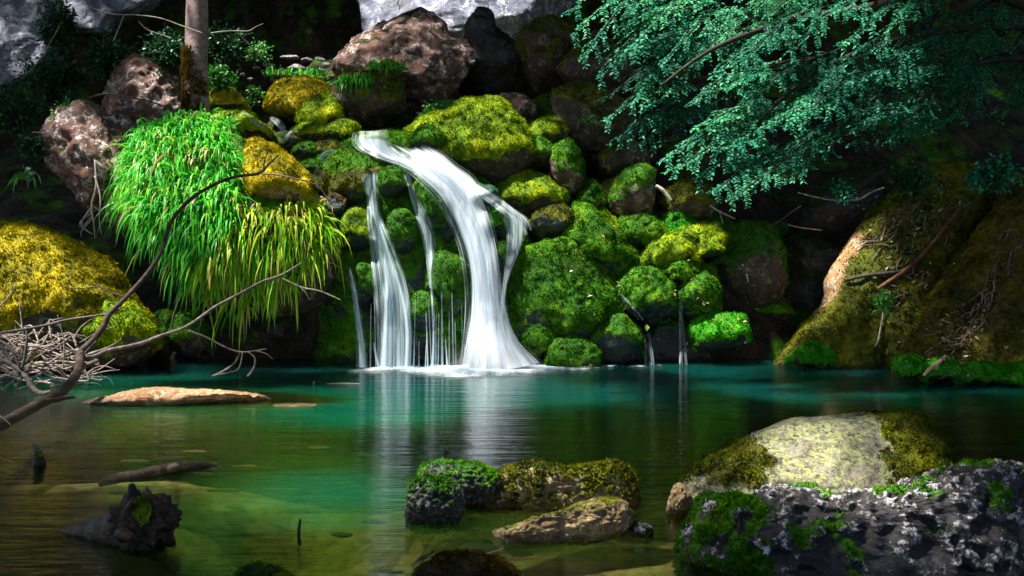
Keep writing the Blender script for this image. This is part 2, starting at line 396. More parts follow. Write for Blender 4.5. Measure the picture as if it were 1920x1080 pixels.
def depth_at(x, y):
    d = .28 + 1.5 * sstep(7.3, 9.7, y - .12 * x)
    d = d * (1 - .45 * sstep(-1.2, -2.6, x) * sstep(11.6, 9.6, y))
    d = d + .55 * np.exp(-((x + 1.1) / .8) ** 2 - ((y - 5.6) / 1.6) ** 2)
    d = d * (1 - .15 * sstep(.1, .9, x) * sstep(6.6, 5.6, y))
    d = d - .9 * sstep(3.2, -1, y)
    return d
bx = np.linspace(-16, 16, 321); by = np.linspace(-6, 13.5, 261); BX, BY = np.meshgrid(bx, by)
bp = np.stack([BX, BY, np.zeros_like(BX)], -1).reshape(-1, 3)
bd = depth_at(bp[:, 0], bp[:, 1]); bp[:, 2] = -bd + np.minimum(1, np.maximum(bd, 0) * 2.2) * (.10 * fbm(bp * 1.6, 4, 50) + .03 * billow(bp * 5, 2, 51)) - .05
bp[:, 2] -= .05
jj = np.arange(len(by) - 1)[:, None] * len(bx) + np.arange(len(bx) - 1)[None]
BF = np.stack([jj, jj + 1, jj + len(bx) + 1, jj + len(bx)], -1).reshape(-1, 4)
N_ = NT('stream_gravel'); v = N_.obj(); vo = N_.n('TexVoronoi', inp={'Vector': v, 'Scale': 9.0}); a = N_.noise(v, 1.1, 6, .65); b = N_.noise(v, 11.0, 6, .7)
stone_c = N_.mix(.5, N_.ramp(b, [(.35, (.030, .022, .009)), (.52, (.12, .092, .032)), (.7, (.28, .23, .09))]), N_.ramp(vo.outputs['Color'], [(.2, (.03, .022, .01)), (.5, (.10, .075, .028)), (.9, (.32, .26, .13))]))
c = N_.mix(N_.rampf(a, .42, .62), stone_c, N_.mix(.6, stone_c, (.11, .17, .012)))
gravel = N_.surf(N_.n('BsdfPrincipled', inp={'Base Color': c, 'Roughness': .7, 'Normal': N_.bump(N_.math('ADD', N_.math('MULTIPLY', vo.outputs['Distance'], -1.0), b), .7, .05)}))
bed = kind(mk('pool_bed_ground', bp, BF, gravel, loc=(0, 0, 0)), 'structure')
bed['label'] = 'stony bed of the pool under the water'

wx = np.linspace(-16, 16, 257); wy = np.linspace(-6, 13.2, 193); WX, WY = np.meshgrid(wx, wy)
wp = np.stack([WX, WY, np.zeros_like(WX)], -1).reshape(-1, 3); wd = depth_at(wp[:, 0], wp[:, 1])
wd = wd * (1 - .93 * np.exp(-((wp[:, 0] + 2.35) / 1.05) ** 2 - ((wp[:, 1] - 9.3) / .40) ** 2))
wd = np.maximum(wd + .22 * fbm(wp * np.array([.5, 1.2, 1]), 4, 52) * np.minimum(1, wd) * (1 - np.exp(-((wp[:, 0] + 2.35) / 1.2) ** 2 - ((wp[:, 1] - 9.3) / .5) ** 2)), .02)
jj = np.arange(len(wy) - 1)[:, None] * len(wx) + np.arange(len(wx) - 1)[None]
WF = np.stack([jj, jj + 1, jj + len(wx) + 1, jj + len(wx)], -1).reshape(-1, 4)
N_ = NT('pool_water'); v = N_.pos()
dp = N_.attr('depth')
m1 = N_.n('Mapping', inp={'Vector': v, 'Scale': (.55, 3.6, 1)}).outputs[0]; m2 = N_.n('Mapping', inp={'Vector': v, 'Scale': (1.6, 13.0, 1)}).outputs[0]
s1 = N_.noise(m1, 1.0, 4, .6, .3); s2 = N_.noise(m2, 1.0, 4, .6, .2)
hgt = N_.math('ADD', N_.math('MULTIPLY', s1, .6), N_.math('MULTIPLY', s2, .30))
nrm = N_.bump(hgt, .26, .10)
murk = N_.math('SUBTRACT', 1.0, N_.math('POWER', 2.718, N_.math('MULTIPLY', dp, -1.0)))
body_c = N_.ramp(N_.math('ADD', N_.math('MULTIPLY', dp, .5), N_.math('MULTIPLY', N_.math('SUBTRACT', s1, .5), .35)), [(.08, (.030, .040, .004)), (.26, (.012, .050, .005)), (.50, (.001, .080, .034)), (.85, (.0005, .040, .034))])
tint = N_.ramp(N_.math('MULTIPLY', dp, .5), [(.0, (.92, .93, .85)), (.25, (.62, .70, .32)), (.6, (.16, .46, .28)), (1.0, (.03, .25, .20))])
tr = N_.n('BsdfTransparent', inp={'Color': tint}); df = N_.n('SubsurfaceScattering', falloff='BURLEY', inp={'Color': body_c, 'Scale': .55, 'Radius': (.5, 1.0, 1.0)})
bodysh = N_.n('MixShader', inp={0: murk, 1: tr, 2: df})
gl = N_.n('BsdfGlossy', inp={'Color': (1, 1, 1), 'Roughness': .11, 'Normal': nrm})
fr = N_.n('Fresnel', inp={'IOR': 1.33, 'Normal': nrm})
watm = N_.surf(N_.n('MixShader', inp={0: fr, 1: bodysh, 2: gl}))
water = kind(mk('water', wp, WF, watm, attrs={'depth': wd}, loc=(0, 0, 0)), 'structure')
water['label'] = 'still emerald pool below the waterfall'
# ------------------------------------------------------------------ boulders, from the back to the front
CUSH = 'cushions of moss on the slope beside the waterfall'
# grey cliffs far behind
rock('cliff', 'sunlit blue grey limestone cliff showing above the waterfall boulders', [(640, -260), (1120, -260), (1110, -40), (1065, 25), (1030, 78), (960, 82), (905, 60), (800, 60), (700, 58), (680, 0), (650, -80)], 20.0, .9, 'bluish', 'dark', -.8, 0, 6, 0, seed=3, lean=1.5, under=0, cat='cliff', crag=.10, rough=.12, blocky=.5, tex=.6)
rock('cliff', 'blue grey cliff glimpsed between dark leaves in the upper corner beside the trunk', [(-220, -200), (330, -200), (300, -20), (215, 35), (195, 60), (140, 62), (95, 100), (60, 125), (0, 150), (-150, 190), (-240, 60)], 17.5, .8, 'bluish', 'dark', -.9, 0, 6, 0, seed=5, lean=1.0, under=0, cat='cliff', crag=.12, rough=.12, blocky=.5, tex=.7)
# boulders round the top of the stream
rock('boulder', 'huge reddish boulder with white lichen above the top of the falls', [(638, 140), (650, 98), (672, 64), (700, 50), (760, 36), (800, 30), (845, 44), (874, 64), (884, 110), (872, 160), (850, 195), (800, 215), (745, 215), (690, 200)], 15.2, .75, 'red', 'dark', -.75, .01, 6, 900, .03, seed=11, crag=.15, rough=.13, blocky=.6, lean=.2)
rock('boulder', 'black upright rock with a knobbed top beside the lichened red boulder', [(862, 70), (880, 24), (905, 20), (926, 34), (930, 62), (955, 78), (980, 112), (998, 150), (985, 195), (910, 205), (860, 190)], 15.6, .55, 'dark', 'dark', -.4, .02, 5, 900, seed=12, crag=.12, rough=.16)
rock('boulder', 'tall dark boulder furred with brown moss below the grey cliff', [(968, 100), (985, 62), (1010, 44), (1045, 36), (1075, 55), (1085, 110), (1075, 180), (1010, 185), (980, 150)], 15.4, .6, 'brown', 'olive', -.05, .05, 5, 1800, seed=13)
rock('boulder', 'dark boulder under the drooping leaves with olive moss on one edge', [(1046, 90), (1060, 66), (1110, 62), (1165, 100), (1195, 160), (1180, 200), (1090, 190), (1052, 165)], 14.8, .6, 'brown', 'olive', -.35, .03, 5, 1200, seed=14)
rock('boulder', 'brown moss covered boulder with a grass tuft on its brow', [(624, 165), (648, 148), (690, 140), (742, 122), (760, 150), (765, 195), (740, 232), (690, 252), (645, 245), (622, 215)], 14.2, .55, 'brown', 'olive', -.18, .04, 6, 2200, seed=15, crag=.07, lean=.1)
rock('boulder', 'long golden moss mound beside the upper stream', [(500, 200), (520, 165), (560, 152), (618, 158), (634, 176), (630, 212), (605, 238), (560, 228), (520, 215)], 14.5, .5, 'brown', 'yellow', .7, .05, 5, 3200, seed=16, lean=.45)
rock('boulder', 'lime green moss hummock at the end of the golden mound', [(560, 215), (590, 188), (625, 180), (640, 200), (636, 232), (608, 246), (570, 238)], 14.1, .35, 'brown', 'lime', .6, .05, 5, 3000, seed=17, lean=.25)
rock('stone', 'smooth round stone capped with moss just upstream of the falls lip', [(612, 250), (632, 232), (655, 228), (668, 240), (668, 262), (650, 276), (622, 274)], 13.4, .22, 'dark', 'lime', .25, .04, 5, 3000, seed=18)
rock('stone', 'low mossy stone next to the round capped stone', [(545, 252), (560, 236), (590, 234), (620, 244), (622, 264), (590, 272), (556, 268)], 13.5, .22, 'brown', 'lime', .15, .03, 4, 2600, seed=19)
rock('boulder', 'yellow mossed rock right behind the tree trunk base', [(388, 190), (402, 172), (428, 170), (450, 190), (462, 212), (440, 222), (400, 216)], 13.6, .3, 'brown', 'yellow', .45, .04, 5, 2600, seed=20)
rock('boulder', 'rock with lime moss lumps left of the little upper cascade', [(395, 215), (430, 205), (460, 215), (485, 235), (505, 252), (488, 270), (440, 268), (405, 250)], 13.3, .35, 'brown', 'lime', .5, .05, 5, 3000, seed=21, lean=.2)
rock('boulder', 'reddish triangular rock with a white face left of the trunk', [(186, 200), (214, 150), (240, 124), (264, 114), (305, 142), (345, 182), (348, 240), (300, 262), (230, 250), (190, 230)], 14.0, .5, 'red', 'olive', -.75, .02, 6, 900, seed=22, crag=.24, rough=.12, lean=.2)
rock('boulder', 'pale weathered rock wall stained red beside the hanging grass', [(88, 262), (120, 222), (180, 205), (240, 245), (268, 300), (275, 370), (272, 455), (235, 440), (200, 402), (150, 350), (105, 310)], 12.9, .6, 'red', 'olive', -.62, .03, 6, 900, seed=23, crag=.24, rough=.15)
rock('boulder', 'cream coloured rock face peeping out at the edge of the grass', [(195, 330), (210, 285), (240, 280), (262, 310), (262, 370), (240, 402), (212, 385)], 12.5, .28, 'pale', 'olive', -.8, 0, 5, 0, seed=24, crag=.12)
# the falls bluff and its ledges
rock('waterfall_bluff', 'dripping moss hung rock face behind the waterfall', [(590, 330), (640, 285), (700, 262), (790, 270), (860, 310), (930, 360), (985, 440), (995, 560), (990, 730), (640, 730), (610, 600), (585, 450)], 13.0, .95, 'wet', 'green', .42, .07, 7, 2200, .04, seed=30, under=.3, cut=0, cat='rock face', blocky=.5, rough=.07, crag=.05, lean=.22, droop=.6, cush=2.2)
rock('boulder', 'saddle shaped boulder of glowing yellow green moss beside the falls lip', [(765, 262), (778, 240), (812, 226), (852, 218), (872, 196), (897, 187), (932, 191), (958, 216), (986, 256), (1004, 300), (985, 345), (930, 352), (880, 330), (840, 300), (790, 290)], 12.9, .55, 'brown', 'lime', .32, .06, 6, 3200, .035, seed=31, lean=.2, under=.8, droop=.4)
rock('stone', 'rounded green moss knob right at the lip of the falls', [(772, 270), (784, 246), (805, 240), (824, 250), (830, 280), (815, 296), (785, 292)], 12.5, .24, 'dark', 'green', .35, .04, 5, 3200, seed=32)
rock('stone', 'bare reddish stone with an orange stain behind the mossy saddle', [(918, 192), (945, 176), (985, 184), (1012, 206), (1014, 232), (985, 242), (945, 228)], 13.9, .35, 'red', 'green', -.8, .02, 5, 600, seed=33, crag=.09)
rock('stone', 'small brown stone with a flat top behind the yellow moss', [(800, 212), (815, 192), (845, 188), (872, 200), (876, 220), (840, 230), (808, 228)], 13.8, .28, 'red', 'green', -.45, .02, 5, 1200, seed=34)
rock('boulder', 'dim green moss patch in the cleft behind the bare reddish stone', [(985, 230), (1005, 195), (1040, 180), (1060, 200), (1050, 240), (1010, 258)], 14.2, .35, 'brown', 'green', .7, .05, 5, 2600, seed=35)
rock('boulder', 'sloping boulder with thin yellow moss below the tall brown rock', [(988, 262), (1006, 234), (1040, 220), (1064, 232), (1066, 268), (1040, 290), (1004, 284)], 13.4, .35, 'brown', 'lime', .1, .03, 5, 2200, seed=36)
rock('boulder', 'tall rough brown rock with lichen under the leafy branches', [(1042, 200), (1056, 172), (1100, 160), (1150, 172), (1185, 220), (1200, 280), (1170, 325), (1115, 315), (1082, 268), (1060, 245)], 13.6, .5, 'brown', 'olive', -.35, .04, 6, 1400, seed=37, crag=.16, rough=.12)
rock('boulder', 'slanting brown block under the tall rough rock', [(1112, 312), (1140, 282), (1178, 262), (1210, 280), (1215, 312), (1180, 328), (1132, 338)], 13.2, .35, 'brown', 'olive', -.3, .03, 5, 1200, seed=38)
rock('boulder', 'bright wedge of moss wedged beside the saddle boulder', [(985, 300), (992, 270), (1012, 262), (1036, 290), (1040, 310), (1010, 324)], 13.0, .28, 'brown', 'bright', .5, .04, 5, 3000, seed=39)
rock('boulder', 'upright mossy stone with one bare pink patch', [(1032, 300), (1042, 276), (1068, 270), (1086, 300), (1094, 345), (1080, 375), (1046, 372), (1034, 340)], 12.9, .32, 'red', 'bright', .05, .04, 5, 2600, seed=40)
rock('boulder', 'broad boulder of lime moss above the side cascade', [(938, 365), (946, 332), (968, 312), (995, 325), (1040, 352), (1068, 378), (1050, 400), (1010, 418), (965, 412)], 12.7, .42, 'brown', 'lime', .4, .05, 5, 3200, seed=41, lean=.2)
rock('boulder', 'dark wet boulder with a brown mossy crown right of the side cascade', [(985, 440), (1000, 402), (1030, 384), (1060, 388), (1078, 410), (1076, 450), (1040, 468), (1000, 466)], 12.5, .36, 'wet', 'olive', -.12, .03, 5, 2000, seed=42)
rock('boulder', 'brown rock with a fan of moss beneath it in the middle of the slope', [(1140, 418), (1142, 372), (1160, 340), (1192, 316), (1222, 326), (1228, 372), (1215, 412), (1180, 432)], 12.9, .38, 'red', 'bright', -.1, .05, 5, 2400, seed=43)
rock('boulder', 'reddish brown stone tucked behind the fan of moss', [(1110, 398), (1122, 360), (1150, 338), (1170, 350), (1160, 398), (1135, 412)], 13.1, .3, 'red', 'olive', -.25, .03, 5, 1500, seed=44)
rock('boulder', 'shaded dome of brown moss beside the pale broken branch stub', [(1240, 400), (1252, 366), (1282, 344), (1318, 338), (1338, 362), (1338, 405), (1300, 428), (1262, 424)], 12.9, .38, 'brown', 'olive', .2, .05, 5, 2200, seed=45)
rock('boulder', 'small mossy stone between the pink patched stone and the brown rock', [(1085, 398), (1092, 360), (1112, 346), (1130, 366), (1126, 404), (1102, 412)], 12.9, .28, 'brown', 'green', .35, .05, 5, 2600, seed=46)
def cushion(label, o, Y, pal, seed, depth=.34, lean=.08, mo=.62, **k):
    k.setdefault('sub', 5)
    return rock('moss_cushion', label, o, Y, depth, k.pop('stone', 'wet'), pal, mo, .05, k.pop('sub'), 3600, .034, seed=seed, cat='moss', group=CUSH, lean=lean, crag=.08, rough=.22, **k)
cushion('long slanting cushion of bright moss right above the largest boulder', [(1050, 405), (1075, 386), (1110, 400), (1150, 440), (1185, 480), (1205, 515), (1190, 540), (1150, 520), (1100, 470), (1062, 440)], 12.35, 'bright', 50, .34)
cushion('small lime cushion behind the long slanting cushion', [(1100, 410), (1125, 400), (1155, 425), (1165, 455), (1140, 462), (1112, 438)], 12.7, 'lime', 51, .25)
cushion('short lime cushion wedged at the foot of the long slanting cushion', [(1142, 470), (1165, 456), (1190, 468), (1200, 495), (1180, 505), (1150, 492)], 12.55, 'lime', 52, .22)
cushion('round bright cushion below the brown rock with the fan', [(1158, 440), (1172, 416), (1205, 405), (1240, 420), (1252, 448), (1225, 468), (1180, 468)], 12.6, 'bright', 53, .28)
cushion('vivid green cushion under the shaded dome of brown moss', [(1235, 440), (1252, 412), (1282, 410), (1312, 432), (1300, 456), (1260, 462)], 12.75, 'vivid', 54, .28)
cushion('broad olive and lime cushion across the middle of the slope', [(1200, 500), (1230, 462), (1280, 440), (1330, 420), (1352, 436), (1345, 470), (1300, 495), (1270, 520), (1225, 522)], 12.4, 'lime', 55, .34)
cushion('bright cushion tucked under the broad olive and lime one', [(1250, 515), (1268, 488), (1296, 482), (1306, 505), (1285, 528), (1262, 530)], 12.25, 'bright', 56, .22)
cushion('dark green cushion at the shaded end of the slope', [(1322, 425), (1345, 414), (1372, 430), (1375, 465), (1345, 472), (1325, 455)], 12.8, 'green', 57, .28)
rock('boulder', 'largest boulder thick with green moss right of the main fall', [(952, 545), (962, 505), (985, 470), (1020, 450), (1055, 446), (1092, 462), (1128, 498), (1155, 535), (1168, 575), (1175, 640), (1150, 705), (960, 712), (945, 620)], 12.25, .62, 'wet', 'bright', .5, .045, 7, 3600, .036, seed=60, under=1.3, lean=.22, droop=.4, rough=.09, crag=.03, blocky=.62)
cushion('olive green cushion at the foot of the largest boulder by the water', [(1030, 690), (1036, 650), (1062, 634), (1100, 645), (1115, 680), (1105, 705), (1045, 708)], 11.75, 'green', 61, .22)
cushion('green cushion low beside the white foot of the main fall', [(985, 655), (992, 620), (1018, 604), (1042, 612), (1040, 645), (1010, 668)], 11.85, 'bright', 62, .2)
rock('boulder', 'rounded dark mossy base stone in the shade of the largest boulder', [(1095, 700), (1105, 640), (1140, 600), (1180, 600), (1200, 650), (1195, 705)], 12.1, .35, 'wet', 'green', .1, .06, 5, 2600, seed=63)
cushion('egg shaped green boulder cushion with a brown root in it', [(1160, 548), (1178, 515), (1212, 503), (1246, 520), (1266, 556), (1258, 596), (1226, 612), (1196, 592), (1172, 575)], 12.2, 'bright', 64, .36, mo=.45)
cushion('tall oval green cushion between the two dark trickles', [(1278, 570), (1286, 530), (1310, 506), (1338, 510), (1346, 550), (1336, 595), (1308, 612), (1284, 598)], 12.25, 'green', 65, .36, mo=.5)
cushion('low ledge cushion of bright moss over the waterline', [(1296, 650), (1306, 612), (1345, 592), (1385, 600), (1402, 630), (1380, 652), (1330, 658)], 12.1, 'vivid', 66, .36)
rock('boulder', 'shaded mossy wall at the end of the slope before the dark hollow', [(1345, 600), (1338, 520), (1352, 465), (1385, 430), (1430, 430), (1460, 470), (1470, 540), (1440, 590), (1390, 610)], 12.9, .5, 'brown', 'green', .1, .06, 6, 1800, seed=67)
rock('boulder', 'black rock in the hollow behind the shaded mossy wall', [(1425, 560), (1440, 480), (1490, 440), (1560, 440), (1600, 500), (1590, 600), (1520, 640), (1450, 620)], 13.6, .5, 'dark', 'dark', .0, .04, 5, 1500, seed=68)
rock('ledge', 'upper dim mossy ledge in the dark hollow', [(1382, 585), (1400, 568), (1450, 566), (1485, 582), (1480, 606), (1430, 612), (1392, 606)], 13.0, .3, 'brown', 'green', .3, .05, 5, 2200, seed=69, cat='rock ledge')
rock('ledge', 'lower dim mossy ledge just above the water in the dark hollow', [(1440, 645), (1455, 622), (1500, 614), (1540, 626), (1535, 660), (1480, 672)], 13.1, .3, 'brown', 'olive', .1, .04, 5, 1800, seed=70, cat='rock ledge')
rock('boulder', 'wet black stone at the waterline under the two trickles', [(1195, 720), (1205, 640), (1235, 605), (1275, 600), (1310, 640), (1330, 660), (1335, 720)], 12.5, .3, 'dark', 'green', -.45, .03, 5, 1500, seed=71)
# stones of the cascade: little mossy stones left of the main fall
g = 'small mossy stones on the ledges beside the falls'
SM = [([(548, 292), (560, 272), (585, 270), (598, 288), (590, 304), (560, 306)], 12.9, 'green', .0, 'dark moss stone, first beside the yellow slope'),
      ([(590, 290), (600, 272), (625, 268), (640, 280), (632, 298), (602, 302)], 12.9, 'olive', .1, 'small olive moss stone next to the round capped stone'),
      ([(596, 318), (608, 292), (632, 286), (644, 304), (638, 330), (608, 334)], 12.6, 'teal', -.45, 'grey green wet stone streaked white on the ledge'),
      ([(636, 300), (645, 278), (662, 274), (676, 286), (674, 312), (650, 322)], 12.6, 'green', .1, 'stone with a small vivid moss cap left of the falls lip'),
      ([(556, 330), (570, 306), (596, 304), (606, 328), (598, 352), (566, 350)], 12.5, 'green', -.2, 'dark wet stone between the yellow slope and the grey green stone'),
      ([(576, 368), (590, 330), (618, 326), (632, 350), (626, 384), (590, 388)], 12.3, 'olive', .2, 'black stone with an olive moss hood above the grass'),
      ([(622, 362), (636, 330), (670, 322), (690, 346), (684, 382), (640, 388)], 12.15, 'olive', .45, 'mossy shelf stone left of the thin veil'),
      ([(706, 350), (716, 324), (744, 316), (762, 334), (760, 362), (730, 374)], 12.0, 'green', .45, 'moss hummock between the thin veil and the narrow veil'),
      ([(640, 430), (652, 402), (678, 396), (694, 420), (690, 462), (656, 472)], 11.95, 'lime', .55, 'lime moss bulge left of the thin veil'),
      ([(606, 400), (618, 368), (644, 360), (656, 384), (646, 418), (616, 424)], 12.05, 'brown', -.2, 'dark brown stone over the edge of the grass'),
      ([(728, 440), (736, 404), (758, 396), (778, 420), (776, 470), (745, 480)], 11.9, 'green', .5, 'long green moss bulge between the two veils'),
      ([(770, 330), (782, 318), (806, 345), (838, 395), (862, 450), (858, 480), (834, 450), (800, 395)], 12.0, 'green', .35, 'mossy rib along the left edge of the main fall'),
      ([(800, 560), (806, 500), (836, 470), (868, 490), (880, 550), (862, 590), (820, 596)], 11.9, 'green', .5, 'broad moss pad hanging beside the main fall'),
      ([(770, 610), (778, 560), (804, 545), (822, 575), (818, 615), (790, 625)], 11.9, 'green', .45, 'ragged moss pad above the dripping threads'),
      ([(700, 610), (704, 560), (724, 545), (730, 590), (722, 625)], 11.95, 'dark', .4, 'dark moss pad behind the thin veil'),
      ([(664, 560), (672, 500), (698, 485), (712, 520), (706, 575), (680, 590)], 11.95, 'green', .3, 'moss pad between the corner thread and the thin veil'),
      ([(884, 372), (896, 354), (918, 352), (932, 370), (926, 388), (900, 388)], 12.0, 'teal', -.1, 'small wet stone poking out in the middle of the main fall'),
      ([(905, 440), (914, 396), (934, 388), (950, 420), (948, 450), (922, 462)], 12.0, 'vivid', .4, 'green moss stone between the main fall and the side cascade'),
      ([(928, 490), (934, 460), (950, 452), (962, 474), (958, 505), (940, 512)], 11.95, 'green', .4, 'lower moss stone between the main fall and the side cascade'),
      ([(684, 292), (694, 276), (716, 276), (728, 292), (716, 306), (694, 306)], 12.45, 'brown', -.6, 'wet brown stone under the upper sheet of the falls'),
      ([(640, 345), (655, 335), (700, 318), (740, 312), (758, 322), (740, 338), (690, 346)], 12.35, 'olive', -.1, 'flat wet slab the thin veil runs off')]
for n, (o, Y, pal, mo, lb) in enumerate(SM):
    rock('stone', lb, o, Y, .2, 'wet', pal, mo, .03, 5, 3400, .03, seed=80 + n, group=g, cat='stone', droop=.5)
# left bank
rock('boulder', 'big golden and lime moss boulder at the left edge of the pool', [(-160, 470), (-60, 438), (20, 430), (75, 436), (130, 470), (205, 505), (245, 565), (278, 612), (284, 650), (240, 690), (120, 715), (-160, 720)], 11.7, .85, 'brown', 'yellow', .35, .07, 7, 2600, .045, seed=110, lean=.45, rough=.08, crag=.03, droop=.3)
rock('boulder', 'lime moss shoulder on the lower side of the golden boulder', [(150, 650), (160, 590), (195, 556), (240, 570), (276, 615), (280, 652), (225, 672)], 11.25, .35, 'brown', 'lime', .6, .06, 5, 3400, .045, seed=111, lean=.15)
rock('stone', 'dim mossy knob under the overhanging grass', [(312, 640), (322, 605), (350, 592), (382, 610), (388, 645), (360, 668), (325, 664)], 12.2, .3, 'brown', 'green', .45, .06, 5, 2800, seed=112)
rock('stone', 'dark mossy stone hidden behind the dead branch under the grass', [(268, 690), (275, 630), (300, 590), (325, 600), (320, 660), (300, 700)], 12.3, .3, 'dark', 'green', .1, .05, 5, 2000, seed=113)
rock('boulder', 'undercut black rock below the hanging grass at the waterline', [(280, 720), (290, 600), (400, 560), (560, 560), (650, 580), (670, 720)], 13.1, .45, 'dark', 'dark', -.1, .05, 6, 1600, seed=114, rough=.14)
mound = rock('boulder', 'steep rock mound buried under the hanging grass', [(262, 300), (290, 255), (370, 240), (440, 262), (490, 300), (570, 370), (620, 430), (640, 500), (610, 560), (530, 590), (440, 590), (380, 545), (310, 490), (262, 420), (250, 350)], 12.3, .75, 'brown', 'green', .0, .04, 6, 1200, .04, seed=115, cut=0, lean=.25)
MOUND = BOULDERS[-1]
rock('boulder', 'golden yellow moss slope at the top of the hanging grass', [(432, 275), (460, 262), (505, 280), (545, 305), (576, 345), (582, 385), (545, 405), (490, 400), (450, 350)], 12.0, .5, 'orange', 'yellow', .75, .05, 6, 3600, .035, seed=116, lean=.3)
# right bank
def bank_mask(V, N, m):   # the ochre edge stays bare, moss everywhere else
    d = V - CAM; f = d @ FWD; x = 960 + F_PX * d[:, 0] / f; y = 540 - F_PX * (d @ UPV) / f
    bare = sstep(1640, 1560, x + 26 * fbm(V * 3, 4, 66) + .42 * (y - 500)) * sstep(400, 450, y) * sstep(640, 560, y)
    return np.clip(np.maximum(m, .75 + .5 * fbm(V * 2.2, 4, 67)) * (1 - .8 * bare), 0, 1)
rock('bank_rock', 'steep mossy bank with an ochre edge beside the dark hollow', [(1458, 694), (1484, 655), (1516, 612), (1552, 560), (1556, 525), (1590, 468), (1640, 405), (1690, 362), (1760, 320), (1850, 330), (1830, 430), (1770, 560), (1735, 690), (1700, 720), (1490, 705)], 12.6, .6, 'orange', 'olive', .28, .06, 7, 2600, .04, seed=120, under=0, cut=0, mossfn=bank_mask, cat='rock', lean=.65, rough=.07, crag=.05, tex=.8)
rock('bank_rock', 'dark brown mossy slope running out of frame over the water', [(1682, 705), (1705, 650), (1745, 585), (1800, 500), (1860, 420), (1940, 340), (2060, 300), (2200, 420), (2200, 760), (1900, 760), (1700, 735)], 11.85, .75, 'brown', 'rust', .3, .06, 7, 2400, .04, seed=121, under=0, cut=0, cat='rock', lean=.7, rough=.08, crag=.05, tex=.8)
g = 'bright moss pads along the waterline of the right bank'
for n, (lb, o, Y) in enumerate([('vivid moss pad on the toe of the bank with the ochre edge', [(1476, 682), (1488, 666), (1518, 652), (1552, 658), (1560, 684), (1515, 694), (1484, 692)], 11.62),
        ('first vivid moss pad at the tip of the brown slope', [(1684, 690), (1694, 676), (1716, 676), (1732, 692), (1728, 708), (1698, 708)], 10.4),
        ('vivid moss pad beside the broken pale stick', [(1728, 696), (1750, 684), (1785, 686), (1802, 700), (1790, 716), (1745, 714)], 10.33),
        ('long vivid moss pad at the foot of the brown slope', [(1792, 700), (1820, 688), (1862, 690), (1888, 704), (1870, 722), (1812, 720)], 10.3),
        ('vivid moss pad at the end of the row where the slope leaves the frame', [(1872, 704), (1905, 690), (1950, 692), (1990, 710), (1950, 728), (1890, 726)], 10.25)]):
    rock('moss_pad', lb, o, Y, .16, 'wet', 'vivid', .8, .05, 5, 4200, .035, seed=130 + n, cat='moss', group=g, crag=.02)
rock('boulder', 'black mossy rock in the shadowed gap behind the right bank', [(1500, 420), (1560, 340), (1680, 300), (1700, 380), (1640, 440), (1560, 480)], 13.6, .5, 'dark', 'dark', -.1, .04, 5, 1200, seed=136)
# in the pool
rock('island_rock', 'low tan rock island streaked orange just above the water', [(140, 753), (200, 746), (255, 734), (300, 730), (350, 733), (420, 736), (480, 743), (505, 753), (420, 764), (300, 768), (190, 764)], 9.45, .55, 'orange', 'lime', -1.1, .005, 6, 800, .015, seed=140, under=0, cut=1, cat='rock', crag=.24, rough=.12, tex=3.2)
rock('island_rock', 'sunken olive shelf reaching out from the low tan island', [(440, 766), (500, 758), (570, 756), (630, 759), (640, 768), (560, 780), (460, 780)], 9.4, .5, 'tan', 'lime', -1.5, .0, 5, 0, seed=141, under=0, cut=0, cat='rock', crag=.08, rough=.06)
rock('rock', 'moss topped rock standing behind its twin in the shallows', [(786, 900), (797, 878), (830, 871), (880, 873), (918, 883), (936, 900), (938, 930), (900, 955), (820, 955), (785, 930)], 5.55, .17, 'dark', 'green', -.34, .012, 6, 14000, .02, seed=150, cut=5, knob=.10, crag=.05, msc=.4, cush=7, tex=2.2)
rock('rock', 'darker front rock of the mossy pair with a bare purple foot', [(758, 934), (768, 914), (790, 902), (825, 900), (858, 911), (866, 935), (862, 970), (840, 992), (775, 992), (757, 965)], 5.25, .16, 'dark', 'green', -.40, .012, 6, 14000, .02, seed=151, cut=5, knob=.10, crag=.05, msc=.4, cush=7, tex=2.2)
rock('rock', 'long low rock with mossy ends and a pale middle', [(872, 925), (900, 905), (945, 890), (1000, 880), (1050, 886), (1090, 884), (1140, 873), (1172, 888), (1190, 925), (1180, 950), (1060, 958), (900, 960)], 5.6, .17, 'tan', 'olive', -.12, .02, 6, 12000, .028, seed=152, cut=5, knob=.11, crag=.08, msc=.4, cush=7, tex=2.2, rough=.10, under=.2)
rock('rock', 'slanting tan slab with an orange sheen lying in the shallows', [(905, 1012), (940, 992), (1000, 976), (1060, 962), (1095, 944), (1140, 937), (1175, 948), (1182, 985), (1130, 1012), (1050, 1020), (960, 1025)], 4.98, .15, 'tan', 'olive', -.55, .012, 6, 6000, .016, seed=153, under=0, cut=3, knob=.06, kf=6, crag=.06, msc=.4, tex=2.2)
rock('rock', 'small wet purple grey stone at the end of the slanting slab', [(1178, 992), (1190, 981), (1212, 983), (1224, 994), (1220, 1008), (1190, 1010)], 5.0, .05, 'crag', 'dark', -.9, 0, 5, 0, seed=154, cut=4, crag=.12, tex=3)
rock('rock', 'bristly brown moss rock cut off by the bottom edge of the picture', [(785, 1085), (810, 1060), (850, 1045), (890, 1045), (935, 1060), (965, 1085), (960, 1150), (790, 1150)], 4.45, .13, 'dark', 'brown', .2, .025, 5, 12000, .026, seed=155, msc=.4, cush=7)
rock('rock', 'tiny dark mossy rock tip at the bottom edge left of the thin stick', [(432, 1090), (450, 1072), (485, 1064), (520, 1074), (545, 1092), (520, 1130), (450, 1130)], 4.5, .1, 'dark', 'green', .1, .02, 5, 9000, .02, seed=156, msc=.4, cush=7)
